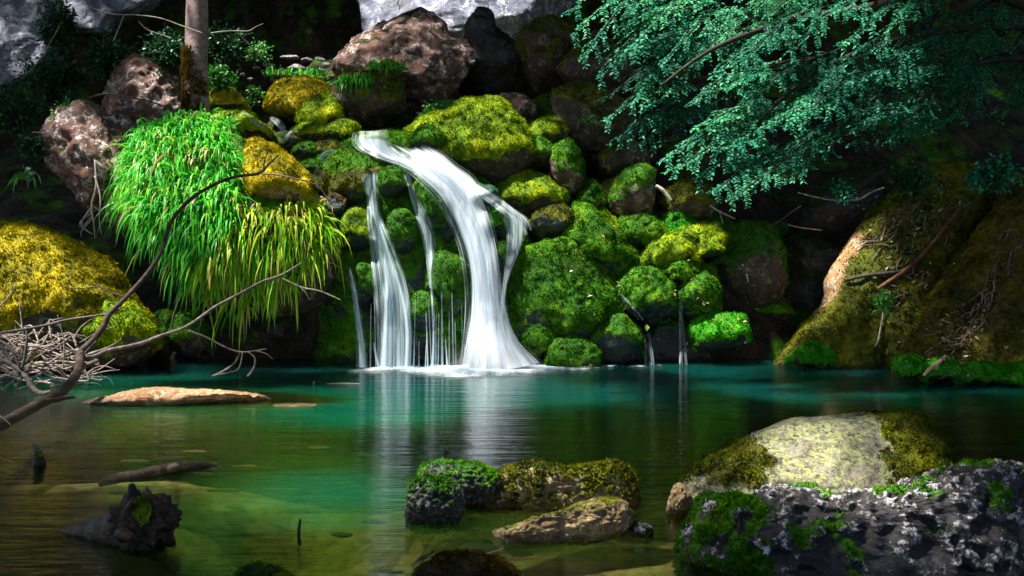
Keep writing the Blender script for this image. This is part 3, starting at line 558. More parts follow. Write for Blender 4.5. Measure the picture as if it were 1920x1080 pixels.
def pale_mask(V, N, m):   # moss sits on the two shoulders of this stone, the middle is bare
    x = V[:, 0]; x0, x1 = P(1275, 860, 5.7)[0], P(1785, 860, 5.7)[0]; u = (x - x0) / (x1 - x0); z = V[:, 2]
    w = .12 * fbm(V * 5, 4, 77) + .09 * fbm(V * 17, 4, 76)
    lef = sstep(.33, .23, u + w) * sstep(.10, .22, z + w - .25 * u * .3); rig = sstep(.71, .77, u + w) * sstep(.13, .2, z + w * .8)
    return np.clip(np.maximum(lef, rig), 0, 1)
rock('rock', 'large pale lichened rock with moss on both shoulders in the shallows', [(1262, 960), (1276, 905), (1310, 880), (1365, 850), (1420, 818), (1470, 796), (1540, 788), (1610, 784), (1660, 790), (1700, 785), (1745, 806), (1778, 850), (1772, 905), (1740, 985), (1500, 1020), (1290, 1005)], 5.75, .42, 'pale', 'olive', 0, .03, 7, 14000, .024, seed=160, crag=.05, rough=.05, mossfn=pale_mask, cush=6, tex=4.2, lean=.26, strata=1.5, under=0, cut=4)
rock('rock', 'small rusty brown rock leaning against the large pale rock', [(1252, 930), (1262, 912), (1282, 912), (1296, 935), (1298, 965), (1270, 985), (1252, 960)], 5.4, .1, 'tan', 'rust', -.6, 0, 5, 0, seed=161, knob=.12, tex=3.5)
def crag_mask(V, N, m):
    x0 = P(1425, 1000, 4.6)[0]; w = .07 * fbm(V * 6, 4, 78)
    return np.clip(sstep(x0 + .03, x0 - .04, V[:, 0] + w) * sstep(-.12, .22, fbm(V * 9, 4, 81) + .12) * sstep(-.5, .1, N[:, 2] * .5 + .8 * fbm(V * 7, 3, 79) + .25) + .75 * sstep(.15, .4, fbm(V * 4.5, 4, 80) + .1 * N[:, 2]), 0, 1)
rock('rock', 'dark pitted craggy rock filling the bottom corner with moss at its end', [(1284, 1090), (1294, 1020), (1310, 980), (1345, 954), (1410, 945), (1470, 928), (1560, 942), (1640, 936), (1700, 918), (1760, 898), (1830, 884), (1920, 878), (2060, 880), (2120, 1000), (2120, 1240), (1280, 1240)], 4.75, .42, 'crag', 'green', 0, .018, 7, 12000, .026, seed=162, crag=.05, rough=.06, knob=.075, under=0, mossfn=crag_mask, cush=6, tex=4.5, blocky=.6, lean=.16)
# pebbles of the upper stream, each one a stone
g = 'pale stones strewn along the top of the stream'
PB = [(545, 108, 26, 9), (575, 113, 20, 8), (600, 112, 18, 10), (612, 122, 16, 9), (556, 128, 24, 13), (598, 132, 14, 8), (640, 112, 22, 9), (615, 148, 10, 6), (455, 140, 10, 6), (447, 132, 7, 5), (468, 148, 8, 5), (510, 150, 9, 5), (500, 190, 12, 7), (630, 142, 9, 7), (640, 155, 13, 6), (505, 123, 20, 6), (625, 128, 9, 8), (590, 148, 9, 5), (420, 138, 10, 5), (527, 135, 15, 8), (570, 150, 10, 5), (648, 133, 10, 9), (480, 128, 12, 6), (533, 107, 14, 7), (612, 160, 9, 5)]
PBL = ['long flat pale stone at the top edge of the stream bed', 'stone second along the top edge of the stream bed', 'rounded pale stone third along the top edge', 'small stone under the third rounded stone', 'large grey boulder stone among the streamside grass', 'pebble right of the large grey streamside stone', 'pale stone beside the red boulder on the top edge']
for n, (px, py, w, h) in enumerate(PB):
    Y = 17.3 if py < 118 else (16.6 if py < 136 else 15.8)
    a = np.linspace(0, 2 * np.pi, 8, endpoint=False); rr = .8 + .35 * np.random.default_rng(n).random(8)
    rock('pebble', PBL[n] if n < len(PBL) else 'small pale pebble strewn in the dark soil of the upper stream', [(px + w * .62 * rr[i] * math.cos(a[i]), py + h * .62 * rr[i] * math.sin(a[i])) for i in range(8)], Y, .12, 'grey', 'olive', -1.2, 0, 4, 0, seed=200 + n, cat='stone', group=g, tex=2)
# flat stones lying under the surface of the shallows
g = 'pale flat stones lying under the water'
r_ = np.random.default_rng(4)
SUB = [(250, 870), (235, 930), (365, 852), (375, 895), (420, 925), (530, 925), (640, 912), (655, 965), (575, 965), (400, 880), (720, 905), (460, 880), (690, 860), (600, 845), (1080, 860), (1150, 845), (1220, 860), (1010, 850), (1240, 930), (900, 980), (870, 1000), (640, 1010), (700, 985), (980, 1045), (1100, 1050), (1200, 1040)]
for n, (px, py) in enumerate(SUB):
    p = P(px, py, 1.0); d = (p - CAM); t = -(1.5 + .10) / d[2]; p = CAM + d * t
    D, Fc = ico(4); sx, sy, sz = .04 + .08 * r_.random(), .014 + .02 * r_.random(), .014
    V = D * np.array([sx, sy, sz]); V = V * (1 + .45 * fbm(V * 14 + n, 3, 60))[:, None] + p + np.array([0, 0, .02])
    o = mk('submerged_stone', V, Fc, rock_mat('tan' if n % 3 else 'pale', 'olive', 3.0), attrs={'moss': np.zeros(len(V))})
    tag(o, 'pale flat stone lying just under the surface of the shallow water', 'stone', g)
# ------------------------------------------------------------------ falling water
_V = []; _F = []; _n = 0
for V, Fc, N in BOULDERS: _V.append(V); _F.append(Fc + _n); _n += len(V)
_V = np.concatenate(_V); _F = np.concatenate(_F)
BVH = BVHTree.FromPolygons([tuple(v) for v in _V], [tuple(f) for f in _F])
def hitY(px, py, default=14.0):
    d = P(px, py, 10.0) - CAM; h = BVH.ray_cast(Vector(CAM), Vector(d).normalized())
    return h[0].y if h[0] is not None else default
def silk_mat(name, dens, col=(.86, .90, .95), fx=16.0, fine=46.0, contrast=.5, feather=.85):
    N = NT(name); uv = N.n('TexCoord').outputs['UV']
    a = N.noise(N.n('Mapping', inp={'Vector': uv, 'Scale': (fx, .38, 1)}).outputs[0], 1.0, 4, .6, .25)
    b = N.noise(N.n('Mapping', inp={'Vector': uv, 'Scale': (fine, .7, 1)}).outputs[0], 1.0, 3, .6, .15)
    s = N.math('ADD', N.math('MULTIPLY', a, .65), N.math('MULTIPLY', b, .35))
    e = N.attr('edge'); dn = N.attr('dens')
    f = N.math('ADD', N.math('MULTIPLY', N.math('SUBTRACT', s, .5), contrast * 4), N.math('MULTIPLY', dn, dens))
    f = N.math('MULTIPLY', N.n('Clamp', inp={0: f}).outputs[0], N.rampf(N.math('ADD', e, N.math('ADD', N.math('MULTIPLY', N.math('SUBTRACT', a, .5), 1.1), N.math('MULTIPLY', N.math('SUBTRACT', b, .5), .6))), .0, .55))
    c = N.mix(N.rampf(s, .35, .6), tuple(x * y for x, y in zip(col, (.55, .72, .85))), col)
    d = N.n('BsdfDiffuse', inp={'Color': c}); t = N.n('BsdfTranslucent', inp={'Color': c}); m = N.n('MixShader', inp={0: .35, 1: d, 2: t})
    gl = N.n('BsdfGlossy', inp={'Roughness': .35}); m = N.n('MixShader', inp={0: .06, 1: m, 2: gl})
    return N.surf(N.n('MixShader', inp={0: f, 1: N.n('BsdfTransparent'), 2: m}))
SILK = silk_mat('falling_water', .86, contrast=.72); VEIL = silk_mat('thin_falling_water', .38, (.72, .86, .90), 26.0, 80.0, .8); THREAD = silk_mat('water_thread', .42, (.70, .82, .92), 30, 80, .5)
FOAM = silk_mat('foam', 1.0, (.84, .90, .94), 2.2, 7.0, .35, .4)
def rows(name, R, mat, parent=None, **k):
    return sheet(name, R, mat, parent, lr=True, **k)
def sheet(name, path, mat, parent=None, nu=25, nv=90, gap=.05, bulge=.06, dens=None, seed=0, off=0.0, shift=0.0, lr=False):
    path = np.array(path, float); c = catmull(path, nv)
    if lr: e = c; c = np.stack([(e[:, 0] + e[:, 2]) / 2, (e[:, 1] + e[:, 3]) / 2, np.hypot(e[:, 2] - e[:, 0], e[:, 3] - e[:, 1]) / 2, e[:, 4]], 1)
    t = np.gradient(c[:, :2], axis=0); t /= np.linalg.norm(t, axis=1)[:, None]; nrm = np.stack([t[:, 1], -t[:, 0]], 1)
    nrm = nrm * np.array([1, .75]); u = np.linspace(-1, 1, nu)
    r = np.random.default_rng(seed)
    px = c[:, 0][:, None] + nrm[:, :1] * c[:, 2][:, None] * u[None] * (1 + shift); py = c[:, 1][:, None] + nrm[:, 1:] * c[:, 2][:, None] * u[None]
    if lr: h = (u[None] + 1) / 2; px = e[:, :1] * (1 - h) + e[:, 2:3] * h; py = e[:, 1:2] * (1 - h) + e[:, 3:4] * h
    py = np.minimum(py, 700)
    H = np.array([[hitY(a, b) for a, b in zip(x, y)] for x, y in zip(px, py)])
    Yx = np.minimum(c[:, 3][:, None] + 0 * H, H - gap)
    for _ in range(14):
        Q = np.pad(Yx, 1, mode='edge'); Yx = np.minimum(Yx, (Q[:-2, 1:-1] + Q[2:, 1:-1] + Q[1:-1, :-2] + Q[1:-1, 2:] + Yx) / 5)
    for _ in range(6):
        Q = np.pad(Yx, 1, mode='edge'); Yx = (Q[:-2, 1:-1] + Q[2:, 1:-1] + Q[1:-1, :-2] + Q[1:-1, 2:] + Yx) / 5
    Yx = Yx - bulge * (1 - u[None] ** 2) - off
    V = np.array([[P(a, b, y) for a, b, y in zip(x, z, yy)] for x, z, yy in zip(px, py, Yx)])
    nq = V.reshape(-1, 3) * np.array([14, 1.2, 1.2]) + seed
    V[:, :, 1] += (.018 * fbm(nq, 3, seed + 70)).reshape(nv, nu)
    V[:, :, 2] = np.maximum(V[:, :, 2], .004 + .003 * (seed % 5))
    L = np.concatenate([[0], np.cumsum(np.linalg.norm(np.diff(V[:, nu // 2], axis=0), axis=1))])
    W = c[:, 2] * 11.9 / F_PX; w0 = np.median(W)
    uv = np.stack([np.broadcast_to(u[None] * w0 + seed * 3.1, (nv, nu)), np.broadcast_to(L[:, None], (nv, nu)) + seed], -1).reshape(-1, 2)
    ii = np.arange(nv - 1)[:, None] * nu + np.arange(nu - 1)[None]
    Fq = np.stack([ii, ii + 1, ii + nu + 1, ii + nu], -1).reshape(-1, 4)
    ed = np.broadcast_to(1 - np.abs(u)[None], (nv, nu)).copy(); vv = np.linspace(0, 1, nv)
    ed *= sstep(0, .10, vv)[:, None]
    dn = np.ones(nv) if dens is None else np.interp(vv, [a for a, b in dens], [b for a, b in dens])
    return mk(name, V.reshape(-1, 3), Fq, mat, parent, {'edge': ed.ravel(), 'dens': np.repeat(dn, nu)}, uv)
w = empty('waterfall', P(915, 690, 11.6), 'broad white silky main fall curving down from the lip into the pool', 'waterfall')
A = [(670, 246, 730, 243, 12.9), (667, 253, 726, 250, 12.6), (668, 266, 730, 268, 12.35), (682, 280, 742, 284, 12.25), (712, 294, 764, 298, 12.15), (744, 305, 795, 306, 12.05), (774, 322, 830, 312, 12), (800, 346, 868, 334, 11.95), (822, 368, 888, 362, 11.92), (840, 398, 906, 394, 11.9), (857, 432, 920, 432, 11.86), (870, 470, 932, 472, 11.82), (878, 515, 940, 518, 11.78), (881, 560, 946, 562, 11.74), (879, 610, 956, 612, 11.7), (874, 652, 968, 652, 11.66), (864, 696, 988, 696, 11.6)]
B = [(752, 280, 804, 270, 12.35), (764, 300, 832, 286, 12.2), (780, 322, 860, 308, 12.08), (800, 344, 890, 330, 12), (824, 366, 904, 356, 11.95), (850, 400, 918, 392, 11.9), (876, 440, 930, 440, 11.86), (892, 490, 938, 492, 11.8), (898, 545, 942, 548, 11.75), (900, 600, 952, 604, 11.7), (896, 650, 966, 652, 11.66), (890, 696, 990, 696, 11.58)]
rows('left_sheet', A, SILK, w, seed=1, dens=[(0, .9), (.25, 1), (1, 1.25)], bulge=.035)
rows('left_sheet', [(a + 6, b, c - 4, d, y) for a, b, c, d, y in A], SILK, w, seed=2, off=.03, dens=[(0, .6), (.3, .8), (1, 1.2)], bulge=.045)
rows('fringe', [(a - 9, b + 3, c + 6, d - 2, y) for a, b, c, d, y in A], VEIL, w, seed=51, off=.01, dens=[(0, .6), (.3, 1), (.8, .9), (1, 1.1)], bulge=.03)
rows('top_sheet', B, SILK, w, seed=3, off=.02, dens=[(0, .8), (.12, 1), (.4, .8), (1, 1.1)], bulge=.035)
rows('top_sheet', [(a + 4, b + 3, c - 10, d + 3, y) for a, b, c, d, y in B], SILK, w, seed=4, off=.05, dens=[(0, .5), (.2, .7), (.5, .6), (1, 1)], bulge=.04)
rows('cross_sheet', [(712, 270, 760, 272, 12.3), (742, 296, 800, 290, 12.15), (790, 330, 840, 318, 12.03), (822, 362, 880, 352, 11.95), (846, 402, 902, 400, 11.9), (866, 450, 920, 452, 11.84), (878, 510, 932, 512, 11.78), (878, 580, 940, 582, 11.72), (868, 640, 950, 640, 11.66), (856, 696, 960, 696, 11.58)], SILK, w, seed=5, off=.06, dens=[(0, .25), (.3, .7), (1, 1)], bulge=.03)
S = [(846, 336, 866, 318, 12.05), (884, 362, 904, 345, 11.98), (916, 385, 940, 369, 11.93), (940, 404, 970, 392, 11.88), (962, 424, 992, 408, 11.86), (980, 448, 1000, 428, 11.84)]
rows('side_strand', S, SILK, w, seed=6, off=.02, dens=[(0, .8), (.5, .7), (.8, .6), (1, .0)], bulge=.02, nv=60)
T = [(934, 398, 972, 388, 11.88), (944, 418, 986, 408, 11.86), (948, 446, 986, 440, 11.84), (947, 480, 976, 476, 11.81), (944, 512, 962, 508, 11.77), (940, 548, 952, 544, 11.73), (934, 600, 948, 598, 11.68)]
rows('side_strand', T, SILK, w, seed=7, off=.03, dens=[(0, .0), (.2, .7), (.5, .8), (.8, .4), (1, .0)], bulge=.02, nv=70)
# spray at the foot: upright billows of whitened water, widening to the pool
sheet('foot_spray', [(912, 560, 34, 11.7), (916, 620, 46, 11.6), (922, 665, 62, 11.5), (928, 694, 80, 11.42)], SILK, w, seed=9, nv=40, off=.02, dens=[(0, .1), (.5, .8), (1, 1.25)])
sheet('foot_spray', [(930, 600, 26, 11.62), (938, 650, 44, 11.5), (950, 694, 74, 11.36)], SILK, w, seed=10, nv=40, off=.04, dens=[(0, .0), (.5, .6), (1, 1.1)])
def foam_patch(name, outline, parent, z, seed, dens=1.0):
    """a foam film lying on the water: outline given on the surface"""
    def on(px, py):
        d = P(px, py, 1.0) - CAM; return CAM + d * (-(CAM[2] - z) / d[2])
    o = catmull(np.array([on(a, b) for a, b in outline]), 160, True); c = o.mean(0); rr = np.linspace(0, 1, 26)
    V = (c + (o - c)[None] * rr[:, None, None]); V[:, :, 2] = z + .012 * np.abs(fbm(V.reshape(-1, 3) * np.array([3, 8, 1]), 3, seed)).reshape(V.shape[:2]); V = V.reshape(-1, 3)
    ii = np.arange(25)[:, None] * 160 + np.arange(160)[None]; jj = np.arange(25)[:, None] * 160 + (np.arange(160)[None] + 1) % 160
    ed = np.repeat(1 - rr, 160); return mk(name, V, np.stack([ii, jj, jj + 160, ii + 160], -1).reshape(-1, 4), FOAM, parent, {'edge': ed, 'dens': np.full(len(V), dens)}, V[:, :2] * np.array([1, 3.0]))
foam_patch('foam', [(610, 694), (740, 686), (860, 679), (960, 674), (1080, 677), (1240, 684), (1130, 692), (1020, 700), (900, 707), (770, 705), (670, 700)], w, .012, 3, 1.0)
foam_patch('foam', [(800, 692), (870, 685), (930, 681), (1000, 681), (1120, 685), (1050, 693), (950, 700), (850, 699)], w, .028, 4, 1.6)
# the veils on the bluff
w2 = empty('waterfall', P(735, 690, 11.7), 'thin veil of water sliding over moss left of the main fall', 'waterfall')
VL = [(690, 322, 20, 12.2), (694, 345, 14, 12.1), (699, 385, 12, 12), (704, 420, 16, 11.95), (716, 465, 24, 11.9), (728, 515, 32, 11.85), (736, 570, 36, 11.8), (738, 630, 36, 11.75), (737, 694, 38, 11.66)]
sheet('veil', VL, VEIL, w2, seed=11, dens=[(0, 1), (.3, 1.3), (1, 1)]); sheet('veil', [(a + 3, b, c * .8, d) for a, b, c, d in VL], VEIL, w2, seed=12, off=.03, dens=[(0, .6), (.3, .9), (1, .7)])
sheet('strand', [(722, 480, 5, 11.8), (728, 540, 9, 11.75), (726, 600, 9, 11.7), (722, 694, 11, 11.62)], THREAD, w2, seed=13, off=.02)
sheet('strand', [(740, 500, 4, 11.8), (757, 560, 7, 11.75), (766, 620, 7, 11.7), (764, 694, 8, 11.62)], THREAD, w2, seed=14, off=.02)
sheet('strand', [(700, 640, 2, 11.75), (712, 694, 6, 11.62)], THREAD, w2, seed=15, nv=30, nu=9)
w3 = empty('waterfall', P(800, 560, 11.8), 'narrow bluish veil between the thin veil and the main fall', 'waterfall')
sheet('veil', [(762, 322, 10, 12.1), (768, 345, 7, 12), (776, 372, 9, 11.95), (790, 405, 13, 11.9), (802, 445, 14, 11.86), (806, 490, 9, 11.82), (808, 540, 4, 11.8)], VEIL, w3, seed=16)
sheet('strand', [(808, 520, 3, 11.8), (812, 580, 3, 11.75), (814, 640, 4, 11.7), (812, 694, 5, 11.63)], THREAD, w3, seed=17, nu=9)
w4 = empty('waterfall', P(680, 690, 11.7), 'slim thread of water at the corner of the bluff next to the grass', 'waterfall')
sheet('strand', [(655, 500, 4, 11.8), (664, 545, 7, 11.78), (672, 600, 8, 11.74), (678, 650, 10, 11.7), (680, 694, 13, 11.64)], VEIL, w4, seed=18, dens=[(0, 1.2), (1, 1.2)])
w5 = empty('dripping_curtain', P(830, 690, 11.62), 'fine dripping threads hanging from the moss of the bluff beside the main fall', 'water')
rr = np.random.default_rng(3)
for n in range(26):
    x = 694 + 180 * ((n + rr.random()) / 26); y0 = 520 + 130 * rr.random() ** .7; k = rr.normal() * 6; w_ = .7 + 1.8 * rr.random() ** 2; d_ = .5 + .9 * rr.random()
    sheet('drip', [(x + k * .5, y0, w_ * .5, 11.74), (x + k * .2, (y0 + 694) / 2, w_, 11.70), (x, 694, w_ * (1.1 + .8 * rr.random()), 11.64)], THREAD, w5, seed=20 + n, nv=24, nu=7, bulge=.02, dens=[(0, d_), (.5, d_ * .8), (1, d_ * 1.1)])
# churned spray hanging over the foot of the fall
N = NT('spray_mist'); tc = N.n('TexCoord').outputs['Object']
ln = N.n('VectorMath', operation='LENGTH', inp={0: N.n('Mapping', inp={'Vector': tc, 'Scale': (1 / .62, 1 / .26, 1 / .34)}).outputs[0]}).outputs['Value']
den = N.math('MULTIPLY', N.rampf(ln, 1.0, .15), N.math('MULTIPLY', N.rampf(N.noise(tc, 5.0, 4, .6), .3, .7), 10.0))
vol = N.n('VolumePrincipled', inp={'Color': (.92, .95, 1.0), 'Density': den, 'Anisotropy': .2}); N.t.links.new(vol.outputs[0], N.out.inputs['Volume'])
D, Fc = ico(4); cm = P(925, 690, 11.40); cm[2] = .02; V = D * np.array([.62, .26, .34]); V[:, 2] = np.maximum(V[:, 2], -.012)
mist = mk('mist', V + cm, Fc, N.m, loc=cm); kind(mist, 'stuff'); mist['label'] = 'pale spray hanging over the foot of the main fall'
# little trickles
def small_fall(label, path, mat, seed, nu=9, nv=36, **k):
    e = sheet('trickle', path, mat, None, seed=seed, nu=nu, nv=nv, bulge=.02, **k); tag(e, label, 'water trickle', 'small trickles among the stones'); return e
small_fall('bluish trickle sliding off beside the egg shaped green cushion', [(1158, 552, 7, 12), (1172, 568, 9, 11.98), (1188, 585, 8, 11.95), (1204, 602, 5, 11.9)], VEIL, 40, dens=[(0, .1), (1, .05)])
small_fall('faint trickle falling under the egg shaped green cushion', [(1212, 625, 6, 12), (1216, 655, 8, 11.95), (1218, 690, 10, 11.85)], VEIL, 41, dens=[(0, .3), (1, .6)])
small_fall('thin pale trickle reaching the pool left of the low ledge cushion', [(1276, 560, 4, 12.1), (1278, 610, 6, 12.05), (1280, 650, 8, 12), (1282, 692, 11, 11.8)], THREAD, 42, dens=[(0, .1), (.5, .1), (1, .15)])
small_fall('little white chute under the golden moss at the top of the stream', [(452, 210, 3, 13.2), (466, 219, 6, 13.1), (480, 230, 7, 13.05), (496, 238, 7, 13.0)], VEIL, 43, nu=13, dens=[(0, .8), (1, 1)])
small_fall('glassy grey run of water over the stone below the golden mound', [(506, 220, 5, 13.4), (516, 226, 8, 13.3), (526, 236, 8, 13.2), (532, 246, 6, 13.15)], VEIL, 44, nu=13, dens=[(0, .6), (1, .8)])
small_fall('short bluish spill between the two low mossy stones', [(548, 246, 4, 13.4), (540, 254, 5, 13.3), (534, 262, 6, 13.2)], VEIL, 45, dens=[(0, 1.2), (1, 1.4)])
small_fall('grey trickle dropping beside the sun bleached twig end', [(600, 378, 5, 12.0), (608, 398, 8, 11.95), (612, 420, 7, 11.9)], VEIL, 46, dens=[(0, 1), (1, .6)])
# water standing on the ledge above the lip
lipw = mk('stream_water', *(lambda g: (g[0], g[1]))((lambda: (np.array([P(a, b, c) for c, row in zip((12.35, 12.6, 13.0, 13.4), ((672, 742, 800), (668, 742, 790), (664, 742, 780), (660, 720, 770))) for a, b in zip(row, [262, 262, 262])]) * np.array([1, 1, 0]) + np.array([0, 0, 2.84]) + np.array([[0, 0, .0]] * 12), np.array([[i * 3 + j, i * 3 + j + 1, i * 3 + j + 4, i * 3 + j + 3] for i in range(3) for j in range(2)])))()), watm, attrs={'depth': np.full(12, .25)})
kind(lipw, 'structure'); lipw['label'] = 'shallow stream water gathered at the lip of the falls'
# ------------------------------------------------------------------ hanging grass
def grass_blades(g, p, n0, L, W, lean, droop, rnd, r, seg=5):
    n = len(p); rnd = np.where(r.random(n) < .07, 1.15, rnd); L = L * np.where(r.random(n) < .08, 1.5, 1); d = unit(n0 * .8 + np.array([0, 0, .45]) + r.normal(size=(n, 3)) * .55 + lean)
    side = unit(np.cross(d, r.normal(size=(n, 3)) * .4 + np.array([0, -1, 0])))
    t = np.linspace(0, 1, seg + 1); dr = (droop * (.6 + .8 * r.random(n)))[:, None]
    C = [p + d * (L * x)[:, None] * (1 - .25 * x * x) + np.array([0, 0, -1]) * (L * x * x)[:, None] * dr for x in t]
    prof = [.55, .95, 1, .85, .55, .06] if seg == 5 else np.linspace(1, .05, seg + 1)
    V = np.stack([np.stack([c - side * (W * k)[:, None], c + side * (W * k)[:, None]], 1) for c, k in zip(C, prof)], 1).reshape(n, -1, 3)
    m = 2 * (seg + 1); base = np.arange(n)[:, None, None] * m
    q = np.array([[2 * k, 2 * k + 1, 2 * k + 3, 2 * k + 2] for k in range(seg)])
    g.add(V.reshape(-1, 3), (base + q[None]).reshape(-1, 4), rnd=np.repeat(rnd, m))
GRASS_A = leaf_mat('sedge_green', [(.006, .12, .008), (.02, .30, .02), (.06, .48, .03), (.24, .58, .03), (.50, .36, .14)], .38, .015, 1.0)
GRASS_B = leaf_mat('sedge_yellow', [(.03, .20, .004), (.12, .44, .006), (.32, .60, .012), (.66, .62, .10), (.55, .40, .16)], .38, .015, 1.0)
Vm, Fm, Nm = MOUND
cx = lambda q: 960 + F_PX * (q[:, 0]) / (q[:, 1] / FWD[1] * 1.0)
def topx(q):
    d = q - CAM; f = d @ FWD; return 960 + F_PX * d[:, 0] / f, 540 - F_PX * (d @ UPV) / f
r = np.random.default_rng(11)
p, i = sample(Vm, Fm, (Nm[:, 1] < .25).astype(float), 15000, r); nn = unit(Nm[Fm[i]].mean(1))
px, py = topx(p)
bald = (py < 400 - .15 * (px - 440)) & (px > 425 + .25 * (py - 250))
gapn = fbm(p * 2.6, 3, 19)
low = np.interp(px, [250, 280, 320, 360, 410, 460, 520, 580, 640], [380, 430, 470, 505, 550, 568, 545, 495, 440]) + 26 * pn(p * 5, 6)
keep = (gapn > -.30) & ~bald & (py < low) & (px < 618) & (r.random(len(p)) < np.where(py > 540, .6, 1.0)); p, nn, px, py = p[keep], nn[keep], px[keep], py[keep]
up = (px + (py - 420) * .9) < 440 + 55 * pn(p * 2.5, 3)
g1 = Geo(); g2 = Geo()
for msk, g in ((up, g1), (~up, g2)):
    a = p[msk]; n_ = len(a); L = .17 + .27 * r.random(n_); clump = .5 + .5 * fbm(a * 4, 3, 8)
    grass_blades(g, a, nn[msk], L, (.0075 + .009 * r.random(n_)), np.array([.16, -.10, 0]) if g is g1 else np.array([.05, -.2, 0]), np.full(n_, .72), np.clip(r.normal(.45, .24, n_) + .35 * clump - .12 + np.clip(.35 - np.abs(py[msk] - (400 - .15 * (px[msk] - 440))) / 160, 0, .35) * (px[msk] > 430), 0, 1), r)
o = kind(g1.build('hanging_grass', GRASS_A), 'stuff'); o['label'] = 'deep green sedge hanging from the upper half of the rock mound'
o = kind(g2.build('hanging_grass', GRASS_B), 'stuff'); o['label'] = 'yellow green sedge hanging over the dark undercut beside the veils'

def tussock(label, px, py, Y, n, spread, L, W, mat, droop=.7, seed=0, lean=(0, -.1, 0), cat='grass tuft'):
    r = np.random.default_rng(seed); c = P(px, py, min(Y, hitY(px, py, Y) - .02)); a = c + np.clip(r.normal(size=(n, 3)), -1.3, 1.3) * np.array(spread)
    g = Geo(); grass_blades(g, a, np.tile([0, -.3, 1.0], (n, 1)), L * (.5 + r.random(n)), W * (.6 + .8 * r.random(n)), np.array(lean), np.full(n, droop), r.random(n), r)
    return tag(g.build('grass_tuft', mat), label, cat, 'grass tufts around the rocks')
tussock('bright grass tuft on the brow of the brown moss boulder', 668, 152, 14.0, 260, (.16, .1, .03), .22, .010, GRASS_A, .8, 1)
tussock('grass tuft against the foot of the lichened red boulder', 725, 128, 14.1, 220, (.16, .1, .03), .22, .010, GRASS_A, .7, 2)
tussock('grass growing among the pale stones at the top of the stream', 520, 140, 16.4, 120, (.18, .12, .03), .20, .009, GRASS_A, .5, 3)
tussock('small grass tuft right of the large grey streamside stone', 582, 142, 16.2, 120, (.15, .1, .03), .22, .010, GRASS_A, .6, 4)
tussock('thin grass at the base of the tree trunk', 400, 238, 12.5, 120, (.15, .1, .03), .26, .010, GRASS_A, .4, 5)

# ------------------------------------------------------------------ leafy plants
LEAF_TEAL = leaf_mat('beech_leaf', [(.003, .045, .028), (.007, .125, .078), (.018, .235, .130), (.075, .38, .155)], .36, .015, 1.6, .5)
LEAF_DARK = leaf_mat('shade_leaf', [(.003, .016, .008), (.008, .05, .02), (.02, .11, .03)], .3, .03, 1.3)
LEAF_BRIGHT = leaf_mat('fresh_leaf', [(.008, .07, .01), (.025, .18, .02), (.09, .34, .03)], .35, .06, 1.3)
BARK_D = wood_mat('dark_bark', (.008, .007, .007), (.03, .025, .022), (.08, .065, .055))
BARK_G = wood_mat('grey_twig', (.10, .085, .075), (.26, .22, .19), (.50, .44, .38), .75, 20)
BARK_B = wood_mat('brown_branch', (.010, .007, .006), (.036, .023, .017), (.11, .078, .06), .75, 14)
BARK_R = wood_mat('red_branch', (.05, .018, .012), (.16, .06, .035), (.30, .14, .09), .7, 14)
def spray(g, gt, path, r, leafL=.052, twigs=14, tl=.42, sag=.16, dens=1.0, planen=None):
    """one feathery branch: side twigs in two ranks, leaves in two ranks on every twig"""
    C = catmull(path, 40); T = unit(np.gradient(C, axis=0)); up = np.array([0, -.35, 1.0]) if planen is None else planen
    B = unit(np.cross(T, up))
    hue = np.clip(r.normal(.5, .22), .1, .9); leafL = leafL * r.uniform(.8, 1.25)
    tw = []
    for k in range(twigs):
        if r.random() < .12: continue
        f = .12 + .88 * (k + r.random() * .8) / twigs; j = min(39, int(f * 39)); s = 1 if k % 2 else -1
        l = tl * (1.15 - .85 * f) * (.65 + .6 * r.random())
        d = unit(T[j] * (.75 + .3 * r.random()) + s * B[j] * (.75 + .3 * r.random()) + r.normal(size=3) * .12)
        q = np.stack([C[j] + d * l * x + np.array([0, 0, -1]) * sag * l * x * x * 2 for x in np.linspace(0, 1, 7)])
        tw.append(q)
        if l > .25:
            for s2 in (1, -1):
                jj = 3; d2 = unit(d * .8 + s2 * unit(np.cross(d, up)) * .7 + r.normal(size=3) * .1); l2 = l * .5
                tw.append(np.stack([q[jj] + d2 * l2 * x + np.array([0, 0, -1]) * sag * l2 * x * x * 2 for x in np.linspace(0, 1, 6)]))
    tw.append(C[int(len(C) * .35)::4])
    for q in tw:
        L = np.sum(np.linalg.norm(np.diff(q, axis=0), axis=1)); m = max(4, int(L / (leafL * .40) * dens)); t = np.linspace(.08, 1, m) * (len(q) - 1)
        i0 = np.minimum(t.astype(int), len(q) - 2); ft = (t - i0)[:, None]; pp = q[i0] * (1 - ft) + q[i0 + 1] * ft; dd = unit(q[i0 + 1] - q[i0])
        sd = unit(np.cross(dd, up)) * np.where(np.arange(m) % 2, 1, -1)[:, None]
        d = unit(dd * .55 + sd * .85 + r.normal(size=(m, 3)) * .22); nr = unit(np.tile(up, (m, 1)) + r.normal(size=(m, 3)) * .35)
        leaf_geo(pp, d, nr, leafL * (.65 + .6 * r.random(m)), leafL * .62 * (.7 + .5 * r.random(m)), np.clip(r.normal(hue, .17, m), 0, 1), g)
        tube(q[::2] if len(q) > 4 else q, [.0045, .002], 4, 2, 0, 1, gt)
r = np.random.default_rng(21)
tree = empty('beech_tree', P(2150, 420, 10.6), 'leafy tree whose feathery teal branches droop over the mossy slope from above', 'tree')
gl, gt, gtr = Geo(), Geo(), Geo()
tube([P(2150, 470, 10.8), P(2130, 300, 10.8), P(2090, 100, 10.7), P(2060, -120, 10.6), P(2020, -400, 10.5)], [.20, .17, .15, .13, .09], 12, 8, .06, 3, gtr)
